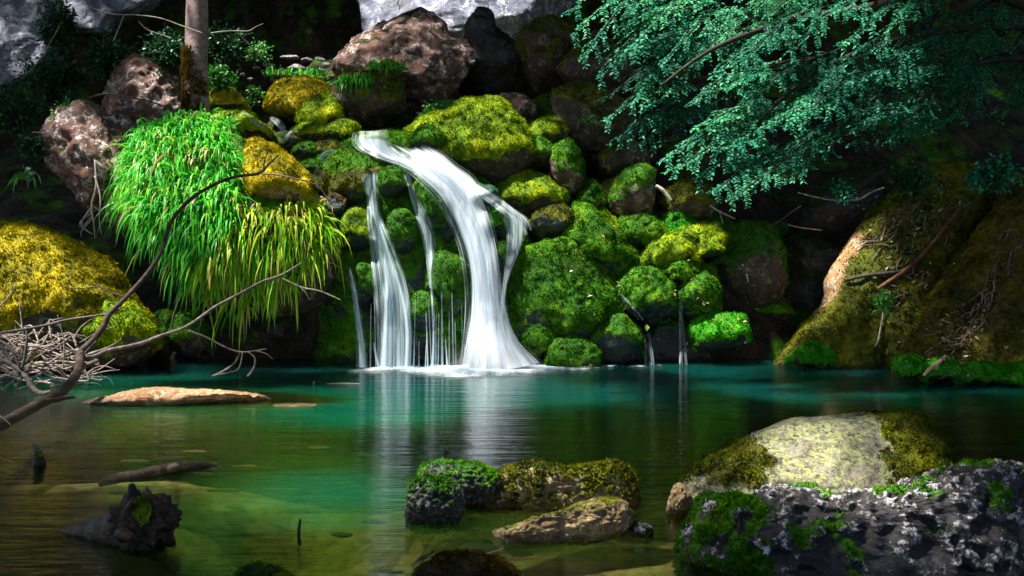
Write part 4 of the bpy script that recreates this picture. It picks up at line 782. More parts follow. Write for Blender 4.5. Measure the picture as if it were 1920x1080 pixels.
LIMB = [[(2090, 100), (1950, 20), (1800, -20), (1600, -60), (1400, -70), (1230, -60), (1110, -20)], [(2100, 150), (1980, 60), (1850, 50), (1700, 70), (1560, 120), (1460, 190), (1400, 260)],
        [(2060, -120), (1900, -140), (1700, -150), (1450, -160), (1250, -150)], [(2110, 220), (2000, 130), (1900, 110), (1800, 130), (1720, 190)], [(1800, -20), (1650, 10), (1480, 40), (1340, 90), (1240, 160)]]
for n, l in enumerate(LIMB):
    q = np.array([P(a, b, 10.6 - .12 * k - .15 * n + .1 * math.sin(k * 2 + n)) for k, (a, b) in enumerate(l)]); tube(q, [.065, .05, .035, .022, .012], 7, 6, .08, n, gt)
# (tip), (from), depth, twigs, size
SP = [((1070, 70), (1260, -70), 10.2), ((1092, 112), (1250, -40), 10.0), ((1120, 150), (1280, -10), 9.9), ((1062, 30), (1200, -90), 10.4), ((1150, 140), (1300, 10), 10.1), ((1180, 95), (1340, -30), 9.8),
      ((1128, 192), (1300, 110), 9.9), ((1136, 228), (1300, 150), 9.8), ((1158, 262), (1320, 180), 9.9), ((1200, 275), (1340, 190), 10.0), ((1196, 170), (1340, 60), 9.9), ((1240, 120), (1400, 10), 9.8),
      ((1246, 300), (1440, 215), 9.5), ((1262, 322), (1450, 250), 9.4), ((1310, 338), (1480, 270), 9.5), ((1290, 200), (1470, 130), 9.4), ((1340, 360), (1500, 300), 9.4), ((1372, 376), (1530, 300), 9.3), ((1410, 350), (1560, 270), 9.5),
      ((1305, 240), (1480, 190), 9.7), ((1330, 150), (1500, 40), 9.6), ((1390, 120), (1560, 10), 9.5), ((1400, 190), (1580, 90), 9.4), ((1425, 245), (1600, 150), 9.3), ((1460, 300), (1620, 210), 9.4), ((1500, 225), (1680, 120), 9.3),
      ((1480, 100), (1640, -10), 9.5), ((1540, 160), (1700, 50), 9.4), ((1550, 265), (1720, 170), 9.4), ((1600, 215), (1760, 110), 9.5), ((1575, 90), (1740, -20), 9.5), ((1640, 150), (1800, 40), 9.5), ((1660, 60), (1840, -40), 9.6),
      ((1690, 225), (1790, 120), 9.6), ((1735, 205), (1800, 90), 9.7), ((1800, 222), (1840, 100), 9.8), ((1820, 110), (1880, 0), 9.9), ((1770, 160), (1860, 50), 9.8), ((1270, 60), (1420, -60), 10.0), ((1360, 50), (1520, -60), 9.9), ((1440, 30), (1600, -70), 9.8),
      ((1600, 275), (1700, 200), 9.8), ((1670, 265), (1760, 190), 9.9), ((1900, 215), (1990, 120), 9.9), ((1880, 185), (1980, 90), 10.1)]
for k in range(34):
    a = (r.uniform(1150, 1960), r.uniform(0, 270)); a = (a[0], min(a[1], 60 + (a[0] - 1080) * .62)); SP.append((a, (a[0] + r.uniform(110, 190), a[1] - r.uniform(60, 130)), r.uniform(10.3, 11.0)))
for (a, b, Y) in SP:
    s = P(b[0], b[1], Y + .25 + .2 * r.random()); e = P(a[0], a[1], Y - .15 * r.random()); mid = (s + e) / 2 + np.array([0, 0, .10]) + r.normal(size=3) * .04
    tube([s, mid, e], [.012, .008, .003], 5, 5, .05, 1, gt)
    spray(gl, gt, np.array([s, (s + mid) / 2 + np.array([0, 0, .03]), mid, (mid + e) / 2, e]), r, .044, 15, .36, .16, 1.2)
gtr.build('trunk', BARK_D, tree); gt.build('branches', BARK_D, tree); gl.build('crown', LEAF_TEAL, tree)

def bush(name, label, cat, px, py, Y, rx, rz, n, mat, leafL=.06, seed=0, group=None, ry=None, wood=BARK_D):
    r = np.random.default_rng(seed); c = P(px, py, Y); t = empty(name, c - np.array([0, 0, rz]), label, cat, group); gl, gt = Geo(), Geo(); ry = ry or rx * .7
    for k in range(n):
        d = unit(r.normal(size=3) * np.array([1, .8, .8]) + np.array([0, -.1, .25])); e = c + d * np.array([rx, ry, rz]) * (.55 + .5 * r.random())
        s = c + np.array([0, .1, -rz * .8]) + r.normal(size=3) * .03; mid = s * .45 + e * .55 + np.array([0, 0, .08])
        tube([s, mid, e], [.008, .005, .002], 4, 4, .05, 1, gt)
        m = 26; f = .25 + .75 * r.random(m); pp = np.where((f < .5)[:, None], s + (mid - s) * (f * 2)[:, None], mid + (e - mid) * (f * 2 - 1)[:, None]) + r.normal(size=(m, 3)) * .05
        dd = unit(d + r.normal(size=(m, 3)) * .7); nr = unit(np.array([0, -.3, 1]) + r.normal(size=(m, 3)) * .5)
        leaf_geo(pp, dd, nr, leafL * (.6 + .7 * r.random(m)), leafL * .65 * (.7 + .5 * r.random(m)), r.random(m), gl)
    gt.build('stems', wood, t); gl.build('foliage', mat, t); return t
g = 'leafy shrubs in the shade around the trunk'
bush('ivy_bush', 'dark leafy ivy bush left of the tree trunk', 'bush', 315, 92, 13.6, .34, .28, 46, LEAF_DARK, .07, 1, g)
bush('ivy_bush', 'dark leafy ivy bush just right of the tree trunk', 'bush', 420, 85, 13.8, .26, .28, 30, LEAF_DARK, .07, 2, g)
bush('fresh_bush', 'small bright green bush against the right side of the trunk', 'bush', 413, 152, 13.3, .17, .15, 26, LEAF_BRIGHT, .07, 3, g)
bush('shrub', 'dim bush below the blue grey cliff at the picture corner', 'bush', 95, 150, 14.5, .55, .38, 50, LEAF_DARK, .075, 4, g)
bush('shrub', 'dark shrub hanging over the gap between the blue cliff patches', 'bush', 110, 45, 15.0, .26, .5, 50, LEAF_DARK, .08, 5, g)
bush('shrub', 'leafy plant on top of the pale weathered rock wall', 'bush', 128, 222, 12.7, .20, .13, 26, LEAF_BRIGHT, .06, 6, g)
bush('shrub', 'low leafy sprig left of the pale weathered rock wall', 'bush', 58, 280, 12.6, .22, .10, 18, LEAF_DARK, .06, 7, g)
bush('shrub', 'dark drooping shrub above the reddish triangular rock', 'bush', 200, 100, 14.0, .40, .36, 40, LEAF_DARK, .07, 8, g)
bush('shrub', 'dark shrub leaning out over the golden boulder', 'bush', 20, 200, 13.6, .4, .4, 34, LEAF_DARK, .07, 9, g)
bush('sapling', 'little green plants at the edge of the dark cave above the stream', 'bush', 486, 98, 15.6, .20, .12, 14, LEAF_BRIGHT, .06, 10, g)
bush('seedling', 'tiny bright seedling on the dark soil of the stream bank', 'plant', 475, 182, 14.2, .07, .05, 8, LEAF_BRIGHT, .05, 11, g)
bush('seedling', 'small green plant sprouting behind the yellow green saddle', 'plant', 810, 212, 13.3, .09, .07, 10, LEAF_BRIGHT, .06, 12, g)
bush('ivy_sprig', 'ivy sprig growing from the upper edge of the right bank', 'plant', 1865, 330, 9.9, .26, .14, 22, LEAF_TEAL, .055, 13, g)
bush('ivy_sprig', 'green sprig standing by the thin twig over the dark hollow', 'plant', 1580, 365, 10.4, .07, .07, 8, LEAF_TEAL, .05, 14, g)
bush('ivy_sprig', 'green ivy leaves on the top of the bank with the ochre edge', 'plant', 1720, 345, 10.9, .24, .18, 22, LEAF_DARK, .055, 15, g)
bush('ivy_sprig', 'lone green ivy leaf cluster low on the bank above the thin upright stick', 'plant', 1655, 575, 10.35, .05, .06, 5, LEAF_BRIGHT, .06, 16, g)
def fern(label, px, py, Y, n, L, W, mat, seed, g2=None):
    r = np.random.default_rng(seed); c = P(px, py, Y); gl = Geo(); k = Geo()
    for a in range(n):
        an = math.pi * (.0 + 1.0 * (a + .3 + .4 * r.random()) / n); d = np.array([math.cos(an), -.35 + .3 * r.random(), .45 + .55 * math.sin(an)])
        grass_blades(k, c[None] + r.normal(size=(1, 3)) * .02, d[None], np.array([L * (.75 + .5 * r.random())]), np.array([W]), np.zeros(3), np.array([.85]), np.array([r.random()]), r)
    return tag(k.build('leafy_fern', mat), label, 'fern', g2)
fern('dark broad leaved fern in the shadow left of the pale weathered wall', 52, 335, 12.0, 11, .36, .030, LEAF_BRIGHT, 1)
fern('strap leaved fern growing on the tall rough brown rock', 1105, 228, 13.0, 12, .24, .014, LEAF_BRIGHT, 2)
# ------------------------------------------------------------------ tree trunk, dead branches, driftwood
BARK_T = wood_mat('smooth_bark', (.10, .055, .055), (.24, .17, .165), (.40, .32, .30), .8, 5)
tt = empty('tree', P(372, 250, 12.6), 'straight pinkish grey tree trunk standing above the hanging grass', 'tree')
q, rad = pxpath([(374, 262, 12.6, 26), (371, 235, 12.6, 24), (369, 180, 12.62, 22), (368, 110, 12.65, 21), (369, 40, 12.7, 20), (370, -60, 12.75, 19.5), (373, -300, 12.9, 18)])
tube(q, rad, 24, 14, .03, 4).build('trunk', BARK_T, tt)
trV = None
gm = Geo(); tube(q[:5] + np.array([-.012, -.02, 0]), rad[:5] * 1.06, 24, 20, .05, 5, gm); Vt = np.concatenate(gm.V); Ft = np.concatenate(gm.F[4]); Ft = np.concatenate([Ft[:, :3], Ft[:, [0, 2, 3]]])
Nt = vnormals(Vt, Ft); pxt, pyt = topx(Vt)
mt = sstep(.05, .3, fbm(Vt * 4, 4, 90) * .8 + np.where(pyt > 85, .25, -.8) - (pxt - 362) / 60 - np.where(pyt > 215, .5, 0) + np.where((pyt > 130) & (pyt < 215), .35, 0))
tufts('moss', Vt, Ft, -Nt if Nt[:, 1].mean() > 5 else Nt, mt, 9000, .035, moss_mat('brown'), tt, .5)
crown = Geo(); rr = np.random.default_rng(5)
for k in range(60):
    c = q[-1] + np.array([0, 0, .8]) + rr.normal(size=3) * np.array([1.2, 1.2, .6]); m = 40
    leaf_geo(c + rr.normal(size=(m, 3)) * .25, unit(rr.normal(size=(m, 3))), unit(rr.normal(size=(m, 3)) + np.array([0, 0, .6])), .14, .1, rr.random(m), crown)
crown.build('crown', LEAF_DARK, tt)

def branch(name, label, mat, parts, cat='dead branch', group=None, knots=.25, sides=7, child='twig'):
    """parts: px paths (px, py, Y, radius px); the first is the stem, the others its side branches"""
    parts = [[(a, b, (hitY(a, b, 11) - .05) if c == 0 else c, d) for a, b, c, d in pp] for pp in parts]
    q, r = pxpath(parts[0]); r = r * .74; o = tube(q, r, sides, 7, .10, len(label), None, knots).build(name, mat); tag(o, label, cat, group)
    for k, p in enumerate(parts[1:]):
        q, r = pxpath(p); tube(q, r, 6, 6, .12, k + 3, None, knots).build(child, mat, o)
    return o
Yb = 9.3
D0 = branch('dead_branch', 'long dark dead branch rising from the pool edge across the hanging grass', BARK_B, [
    [(-420, 1090, 4.2, 24), (-200, 915, 5.2, 21), (-70, 832, 6.2, 18), (0, 797, 6.8, 16), (50, 770, 7.4, 14), (95, 746, 8.0, 12.5), (130, 722, 8.6, 12), (147, 690, 9.0, 11), (152, 662, 9.3, 10), (172, 640, 9.3, 8), (192, 615, 9.35, 7.5), (204, 590, 9.4, 7), (232, 562, 9.5, 6.5), (262, 530, 9.6, 6), (288, 496, 9.7, 5.5), (304, 468, 9.8, 5), (314, 432, 9.9, 5), (330, 402, 10, 5), (362, 370, 10.1, 4.5), (400, 347, 10.2, 4.2), (440, 332, 10.3, 4), (484, 325, 10.4, 4), (502, 310, 10.4, 3), (522, 290, 10.4, 2)]])
BARK_GB = wood_mat('grey_branch', (.022, .018, .016), (.085, .070, .063), (.25, .21, .19), .75, 18)
for name, p, m in [('limb', [(152, 668, 9.3, 8), (175, 668, 9.3, 6.5), (200, 658, 9.3, 5.5), (238, 650, 9.35, 4.8), (270, 642, 9.4, 5), (305, 628, 9.4, 4), (342, 616, 9.45, 4), (372, 598, 9.5, 4), (402, 576, 9.55, 3.8), (432, 560, 9.6, 3.5), (462, 544, 9.65, 3.3), (492, 528, 9.7, 3.2), (522, 518, 9.7, 3), (545, 506, 9.7, 2.5), (566, 492, 9.7, 1.5)], BARK_GB),
                   ('limb', [(226, 578, 9.45, 3), (205, 588, 9.42, 3), (165, 594, 9.4, 3), (125, 600, 9.35, 3.2), (85, 610, 9.3, 3.4), (40, 618, 9.25, 3.5), (-30, 630, 9.2, 4)], BARK_GB),
                   ('twig', [(524, 519, 9.7, 2.4), (545, 530, 9.7, 2.2), (570, 540, 9.7, 2.2), (600, 546, 9.68, 2), (640, 563, 9.66, 1.2)], BARK_GB), ('twig', [(560, 536, 9.7, 1.6), (572, 548, 9.68, 1.4), (581, 563, 9.66, .8)], BARK_GB),
                   ('twig', [(352, 620, 9.45, 2.6), (385, 632, 9.5, 2.4), (420, 650, 9.55, 2.4), (450, 660, 9.6, 2.4), (478, 658, 9.6, 2), (500, 654, 9.62, 1.2)], BARK_GB), ('twig', [(450, 660, 9.6, 2.2), (440, 680, 9.62, 2.2), (420, 695, 9.64, 2.4), (398, 706, 9.66, 2.8)], BARK_GB),
                   ('twig', [(466, 660, 9.6, 2), (478, 672, 9.6, 2.2), (476, 690, 9.6, 2.4), (464, 706, 9.6, 3)], BARK_GB), ('twig', [(455, 660, 9.6, 1.5), (448, 690, 9.58, 1.6), (430, 698, 9.6, 1.4), (400, 704, 9.62, 1)], BARK_GB), ('twig', [(480, 658, 9.6, 1.6), (500, 664, 9.6, 1.2), (512, 675, 9.6, .7)], BARK_GB),
                   ('twig', [(485, 325, 10.4, 2.5), (520, 328, 10.4, 2.2), (560, 336, 10.4, 2), (592, 346, 10.4, 1.8), (606, 360, 10.4, 1.6), (616, 380, 10.4, 1)], BARK_G), ('twig', [(494, 322, 10.4, 2), (496, 302, 10.4, 1.6), (503, 280, 10.4, 1)], BARK_B), ('twig', [(238, 560, 9.5, 3), (220, 552, 9.5, 2.5), (205, 548, 9.5, 2.2), (190, 540, 9.5, 2), (182, 532, 9.5, 1)], BARK_B), ('twig', [(186, 537, 9.5, 1.6), (160, 540, 9.5, 1.4), (130, 540, 9.5, 1.2), (110, 534, 9.5, .7)], BARK_B),
                   ('stub', [(146, 694, 9.0, 8), (160, 686, 9.18, 7), (174, 680, 9.16, 6.5), (184, 676, 9.15, 4.5)], BARK_GB), ('stub', [(85, 752, 7.8, 8), (105, 750, 7.9, 6.5), (122, 746, 8.0, 5.5), (138, 745, 8.1, 4)], BARK_B), ('twig', [(-6, 776, 6.8, 2), (8, 786, 6.78, 1.6), (20, 797, 6.76, 1)], BARK_G),
                   ('twig', [(172, 688, 9.2, 1.5), (186, 698, 9.2, 1.4), (196, 712, 9.2, 1)], BARK_G), ('twig', [(156, 666, 9.3, 3), (170, 650, 9.28, 2.2), (180, 640, 9.28, 1.5)], BARK_GB)]:
    q, rd = pxpath(p); tube(q, rd * .74, 7, 7, .10, len(p), None, .25).build(name, m, D0)
# heap of dry twigs
r = np.random.default_rng(31); g = Geo()
for k in range(150):
    a = np.array([r.uniform(-30, 150), r.uniform(625, 722)]); an = r.uniform(-.9, 1.2) + (math.pi if r.random() < .5 else 0); l = r.uniform(30, 95); b = a + l * np.array([math.cos(an), -.7 * math.sin(an)]); b[1] = np.clip(b[1], 596, 724); cu = r.normal(size=2) * 12
    Y = r.uniform(9.75, 10.35); w_ = r.uniform(.8, 2.3)
    q, rd = pxpath([(a[0], a[1], Y, w_), (*(a * .65 + b * .35 + cu * .7), Y + .05, w_ * .9), (*(a * .3 + b * .7 + cu), Y + .08, w_ * .75), (b[0], b[1], Y + .1, w_ * .4)]); tube(q, rd, 5, 4, .05, k, g)
o = kind(g.build('brushwood', wood_mat('dry_twig', (.09, .07, .06), (.24, .19, .165), (.46, .38, .34), .8, 16)), 'stuff'); o['label'] = 'tangled heap of dry pale twigs washed up below the golden moss boulder'
branch('dry_branch', 'thick pale forked branch lying in front of the twig heap', BARK_GB, [[(-20, 668, 9.8, 8), (20, 682, 9.75, 7), (45, 702, 9.7, 6.5), (62, 728, 9.65, 6.5), (78, 738, 9.62, 6), (95, 734, 9.6, 5)], [(40, 700, 9.7, 5), (10, 660, 9.8, 4), (-10, 620, 9.85, 3)], [(0, 640, 9.7, 3.5), (22, 655, 9.7, 3.2), (40, 690, 9.7, 3), (50, 640, 9.72, 2.4), (48, 610, 9.74, 1.4)]])
branch('dead_twig', 'upright pale dead stem sticking out of the twig heap', BARK_G, [[(36, 690, 9.9, 2.6), (44, 640, 9.9, 2.2), (40, 600, 9.92, 1.8), (36, 568, 9.95, 1)], [(44, 640, 9.9, 1.8), (30, 632, 9.9, 1.4), (16, 628, 9.9, .8)]])
branch('dead_twig', 'thin straight pale stalk standing beside the dark branch', BARK_G, [[(118, 690, 9.8, 1.8), (120, 640, 9.8, 1.6), (110, 600, 9.8, 1.2), (108, 590, 9.8, .8)]])
branch('dead_twig', 'pale bent stalk leaning in from the picture edge above the limb', BARK_G, [[(-10, 585, 9.6, 2), (8, 565, 9.6, 1.8), (24, 545, 9.6, 1.2), (30, 530, 9.6, .8)]])
g = 'bare twigs crossing the dark gap near the trunk'
for lb, pp in [('pale twig crossing in front of the trunk near the top', [[(165, 12, 12.2, 1.6), (210, 26, 12.2, 1.6), (255, 28, 12.2, 1.5), (300, 34, 12.2, 1.5), (340, 48, 12.2, 1.4), (380, 62, 12.2, 1.2)], [(232, 28, 12.2, 1.2), (222, 55, 12.2, 1), (212, 78, 12.2, .7)]]),
               ('short pale twig slanting down to the trunk', [[(260, 40, 12.3, 1.5), (275, 55, 12.3, 1.4), (300, 64, 12.3, 1.3), (322, 72, 12.3, .9)]]),
               ('leafy twig pointing out right of the trunk', [[(395, 62, 12.4, 1.6), (430, 58, 12.4, 1.5), (465, 58, 12.4, 1.3), (480, 50, 12.4, 1.1), (494, 44, 12.4, .7)], [(446, 62, 12.4, 1.3), (470, 86, 12.5, 1.2), (490, 108, 12.6, 1), (504, 122, 12.7, .8)]]),
               ('curved dark branch arching over the reddish triangular rock', [[(164, 184, 12.6, 3), (200, 176, 12.6, 2.6), (245, 183, 12.5, 2.4), (290, 193, 12.4, 2.2), (318, 206, 12.4, 2), (340, 235, 12.3, 1.4)]]),
               ('thin grey twig hanging at the left among dark leaves', [[(112, 48, 13.8, 1.5), (95, 78, 13.8, 1.4), (68, 120, 13.8, 1.3), (40, 148, 13.8, 1)]]),
               ('twig reaching out from the weathered wall into the dark', [[(60, 248, 12.2, 1.2), (90, 250, 12.2, 1.3), (115, 262, 12.2, 1.2), (88, 240, 12.2, .8)]])]:
    branch('bare_twig', lb, BARK_G if 'dark' not in lb[:14] else BARK_B, pp, 'twig', g, .15, 5)
roots = branch('hanging_roots', 'grey dangling root strands on the face of the weathered wall', BARK_G, [[(178, 300, 12.1, 2.5), (180, 350, 12.0, 3), (172, 385, 11.95, 3), (176, 420, 11.9, 2.2), (178, 448, 11.9, 1)]] + [[(174, 385 + 6 * k, 11.95, 1.8), (160 - 5 * k % 13, 405 + 7 * k, 11.93, 1.5), (148 + 9 * k % 31, 425 + 5 * k, 11.92, .8)] for k in range(5)] + [[(178, 330, 12, 1.8), (188, 370, 11.95, 1.6), (186, 410, 11.9, 1), (190, 440, 11.9, .6)]], 'roots', None, .2, 6, 'root')
# right side
g = 'sticks lying on the right bank'
branch('fallen_branch', 'long red brown stick slanting down the bank with the ochre edge', BARK_R, [[(1645, 542, 0, 4.5), (1690, 512, 0, 6), (1730, 478, 0, 6), (1765, 435, 0, 5.5), (1800, 390, 0, 4)]], 'branch', g)
branch('fallen_branch', 'short black stub jutting from the ochre edge of the bank', BARK_D, [[(1584, 526, 0, 4.5), (1620, 517, 0, 5), (1660, 513, 0, 5.5), (1705, 508, 0, 5)]], 'branch', g)
branch('fallen_branch', 'thin upright pale stick hanging on the bank', BARK_G, [[(1658, 576, 0, 1.4), (1652, 610, 0, 2), (1646, 640, 0, 2.4), (1640, 650, 0, 1.5)]], 'branch', g)
branch('fallen_branch', 'broken pale pinkish stick end at the waterline moss pads', wood_mat('raw_wood', (.25, .14, .09), (.48, .30, .2), (.6, .45, .34)), [[(1732, 704, 0, 4.5), (1745, 690, 0, 5), (1762, 678, 0, 4.5), (1772, 668, 0, 3)]], 'branch', g)
branch('fallen_branch', 'slender stick near the top of the bank slope', BARK_R, [[(1750, 420, 0, 1.8), (1770, 398, 0, 2.2), (1784, 376, 0, 1.2)]], 'branch', g)
g = 'bare sticks over the dark hollow'
branch('fallen_branch', 'pale crooked twig floating over the dark hollow', BARK_G, [[(1496, 361, 10.4, 1.6), (1530, 370, 10.4, 2), (1570, 376, 10.4, 2.4), (1610, 374, 10.4, 2.6), (1635, 360, 10.4, 2.2), (1658, 352, 10.4, 2)]], 'branch', g)
branch('fallen_branch', 'faint slanting log in the dark hollow behind the branches', BARK_B, [[(1590, 362, 12.6, 6), (1620, 345, 12.7, 7), (1655, 318, 12.9, 7)]], 'branch', g)
branch('fallen_branch', 'thin dim stick leaning in the dark hollow', BARK_B, [[(1448, 424, 12.4, 2.2), (1475, 405, 12.5, 2.4), (1502, 386, 12.6, 1.6)]], 'branch', g)
branch('fallen_branch', 'dim curved stick lying lowest in the dark hollow', BARK_B, [[(1478, 422, 12.3, 2), (1505, 428, 12.3, 1.8), (1542, 432, 12.3, 1)]], 'branch', g)
branch('fallen_branch', 'pale stick lying beside the shaded dome of brown moss', BARK_G, [[(1332, 386, 12.4, 2.2), (1352, 398, 12.4, 2.6), (1378, 410, 12.4, 1.8)], [(1350, 398, 12.4, 1.2), (1356, 420, 12.4, 1)]], 'branch', g)
branch('broken_branch', 'pale broken branch stub standing between mossy boulders', wood_mat('bleached', (.25, .22, .17), (.46, .42, .34), (.6, .56, .48)), [[(1230, 348, 12.5, 4), (1242, 356, 12.5, 5), (1252, 368, 12.5, 5.5), (1258, 376, 12.5, 4.5)]], 'branch', g)
# litter on the bank slopes
r = np.random.default_rng(41); g = Geo()
LIT = [((1700, 430), 65, 45, 70), ((1690, 520), 50, 40, 24), ((1850, 560), 22, 110, 80), ((1800, 640), 40, 50, 18), ((1780, 380), 60, 40, 30), ((1890, 450), 40, 60, 16)]
for (c, sx, sy, n) in LIT:
    for k in range(n):
        x, y = c[0] + r.normal() * sx * .6, c[1] + r.normal() * sy * .6; x += -(y - c[1]) * (.6 if c[0] == 1850 else .15)
        an = r.normal(2.2 if c[0] == 1850 else 2.4, .6); l = r.uniform(8, 34); b = (x + l * math.cos(an), y + l * math.sin(an) * .9)
        Y0, Y1 = hitY(x, y, 0) - .02, hitY(b[0], b[1], 0) - .02
        if min(Y0, Y1) < 5 or abs(Y0 - Y1) > .5: continue
        w_ = r.uniform(.5, 1.5); q, rd = pxpath([(x, y, Y0, w_), ((x + b[0]) / 2 + r.normal() * 2, (y + b[1]) / 2 + r.normal() * 2, (Y0 + Y1) / 2 - .01, w_), (b[0], b[1], Y1, w_ * .5)]); tube(q, rd, 4, 3, 0, k, g)
o = kind(g.build('twig_debris', wood_mat('litter_twig', (.05, .035, .03), (.15, .105, .09), (.36, .28, .24), .85, 12)), 'stuff'); o['label'] = 'dry twigs and needles caught on the slopes of the right bank'
g = Geo()
for (cx_, cy_, sx, sy, n) in [(1720, 440, 80, 70, 160), (1800, 620, 100, 60, 70), (1300, 560, 60, 90, 46), (1395, 560, 25, 70, 40), (1120, 500, 60, 60, 14), (560, 185, 40, 40, 20), (470, 160, 50, 25, 60)]:
    for k in range(n):
        x, y = cx_ + r.normal() * sx * .6, cy_ + r.normal() * sy * .6; Y0 = hitY(x, y, 0)
        if Y0 < 5: continue
        p = P(x, y, Y0 - .015); leaf_geo(p[None], unit(r.normal(size=(1, 3))), unit(np.array([[0, -.6, .8]]) + r.normal(size=(1, 3)) * .4), np.array([.045 * (.6 + r.random())]), np.array([.03]), np.array([r.random()]), g)
o = kind(g.build('fallen_leaves', leaf_mat('dead_leaf', [(.10, .05, .02), (.20, .11, .035), (.30, .22, .06), (.34, .26, .14)], .1, .1, 3), smooth=False), 'stuff'); o['label'] = 'dead leaves scattered over the moss and the bank slopes'
one = Geo(); leaf_geo(P(1212, 608, 11.75)[None], unit(np.array([[.1, -.1, -1.0]])), np.array([[.2, -1, .3]]), np.array([.085]), np.array([.065]), np.array([.5]), one)
tag(one.build('yellow_leaf', leaf_mat('yellow_leaf', [(.35, .36, .05), (.5, .5, .08)], .2, .1, 3)), 'single large yellow green leaf stuck under the egg shaped cushion', 'leaf')
# driftwood in the pool
def wonpx(px, py, z=0.0):
    d = P(px, py, 1.0) - CAM; return CAM + d * (-(CAM[2] - z) / d[2])
WET = wood_mat('wet_wood', (.004, .003, .002), (.030, .016, .008), (.12, .075, .04), .45, 16)
DRY = wood_mat('drift_wood', (.035, .022, .014), (.11, .075, .05), (.26, .20, .13), .7, 12)
lg = tag(tube([wonpx(186, 908, -.03), wonpx(215, 898, .0), wonpx(260, 889, .02), wonpx(305, 880, .03), wonpx(345, 872, .03), wonpx(408, 872, -.005)], [.020, .034, .030, .034, .032, .012], 10, 9, .14, 6, None, .3).build('floating_log', DRY), 'thin floating log with a raised knot in the shady water', 'log')
tube([wonpx(318, 878, .03), wonpx(326, 876, .065), wonpx(331, 874, .105), wonpx(333, 874, .125)], [.030, .026, .018, .006], 8, 7, .2, 7).build('knot', DRY, lg)
# stump: a lying trunk with a torn root end
q = [wonpx(60, 1030, -.12), wonpx(130, 1010, -.05), wonpx(190, 995, .02), wonpx(235, 985, .075), wonpx(268, 980, .10)]
gs = Geo(); tube(q, [.05, .065, .075, .09, .11], 24, 14, .34, 8, gs, .15); st = tag(gs.build('tree_stump', WET), 'dark waterlogged trunk with a jagged torn root end', 'tree stump')
c0 = np.array(q[-1]); ax = unit(np.array(q[-1]) - np.array(q[-2])); a1 = unit(np.cross(ax, [0, 0, 1])); a2 = np.cross(a1, ax); r = np.random.default_rng(9)
D, Fc = ico(5); V = D * np.array([.17, .13, .165]); V = V * .80 + D * (.09 * ridged(D * 1.6 * np.array([1, 1, .5]), 5, 33) + .06 * fbm(D * 3, 5, 34) + .03 * ridged(D * np.array([6, 6, 3]), 4, 35))[:, None]; V *= .78
rp = mk('root_plate', V + c0 + np.array([.0, .0, .0]), Fc, WET, st, {'rnd': np.full(len(V), .4)})
for k in range(9):
    a = 2 * math.pi * (k + r.random() * .9) / 9; d = a1 * math.cos(a) + a2 * math.sin(a); s = c0 + d * (.05 + .05 * r.random()) - ax * .03; e = c0 + d * (.12 + .10 * r.random()) + ax * (.02 + .12 * r.random()) + np.array([0, 0, .04 * r.normal()])
    tube([s, (s + e) / 2 + r.normal(size=3) * .02, e], [.050, .030 + .016 * r.random(), .014], 10, 9, .24, k + 2, None, .3).build('root', WET, st)
D, Fc = ico(5); V = D * np.array([.04, .05, .065]); V *= (1 + .6 * fbm(D * 2.4, 4, 44))[:, None]; V += c0 + np.array([.025, -.085, .085]); N = vnormals(V, Fc)
mc = mk('moss_cushion', V, Fc, rock_mat('tan', 'lime', 2.0), st, {'moss': np.clip(.8 + N[:, 2], 0, 1)}); tufts('moss', V, Fc, N, np.ones(len(V)), 30000, .012, moss_mat('lime'), st)
# wee stump with pale cap
g = Geo(); b = wonpx(74, 878, -.03); tube([b, b + np.array([.0, 0, .05]), b + np.array([-.005, 0, .10])], [.055, .042, .03], 10, 7, .25, 3, g); ps = tag(g.build('wood_stub', WET), 'little dark stub with a pale top poking out of the water', 'stump')
D, Fc = ico(4); V = D * np.array([.028, .028, .036]) * (1 + .3 * fbm(D * 3, 3, 45))[:, None] + b + np.array([-.008, -.005, .135]); mk('pale_cap', V, Fc, rock_mat('pale', 'olive', 3.0), ps, {'moss': np.zeros(len(V))})
D, Fc = ico(4); V = D * np.array([.026, .026, .03]) * (1 + .3 * fbm(D * 3, 3, 46))[:, None] + b + np.array([.004, -.01, .095]); mk('moss_collar', V, Fc, rock_mat('tan', 'lime', 3.0), ps, {'moss': np.ones(len(V))})
b = wonpx(562, 1022, -.02); s = tag(tube([b, b + np.array([-.004, 0, .06]), b + np.array([.004, 0, .13])], [.010, .009, .006], 7, 6, .15, 4).build('stick', WET), 'thin upright stick standing in the green shallows', 'stick')
branch('floating_stick', 'small dark curved stick floating behind the moss topped rock', DRY, [[(*(830, 852), 6.95, 3), (838, 848, 6.95, 4), (848, 852, 6.95, 3), (880, 854, 6.95, 1.5)], [(838, 848, 6.95, 3.5), (832, 842, 6.95, 2)]], 'stick')
branch('floating_stick', 'pale thin stick floating near the foot of the falls', BARK_G, [[(606, 721, 10.35, 1.6), (640, 719, 10.35, 2), (676, 720, 10.35, 1.2)]], 'stick')
branch('floating_stick', 'tiny pale upright splinter near the floating thin stick', BARK_G, [[(588, 726, 10.25, 1), (588, 718, 10.25, 1.6), (590, 715, 10.25, 1)]], 'stick')
branch('floating_stick', 'grey twig entering the water at the very edge of the frame', BARK_G, [[(-20, 850, 6.9, 2), (0, 858, 6.9, 2), (22, 866, 6.9, 1.2)], [(-20, 872, 6.7, 2), (0, 878, 6.7, 2), (26, 888, 6.7, 1.4)]], 'stick')
branch('floating_stick', 'pale thin twig lying across the bristly brown moss rock', BARK_G, [[(888, 1048, 4.45, 1.6), (915, 1038, 4.45, 1.5), (944, 1028, 4.45, 1)]], 'stick')
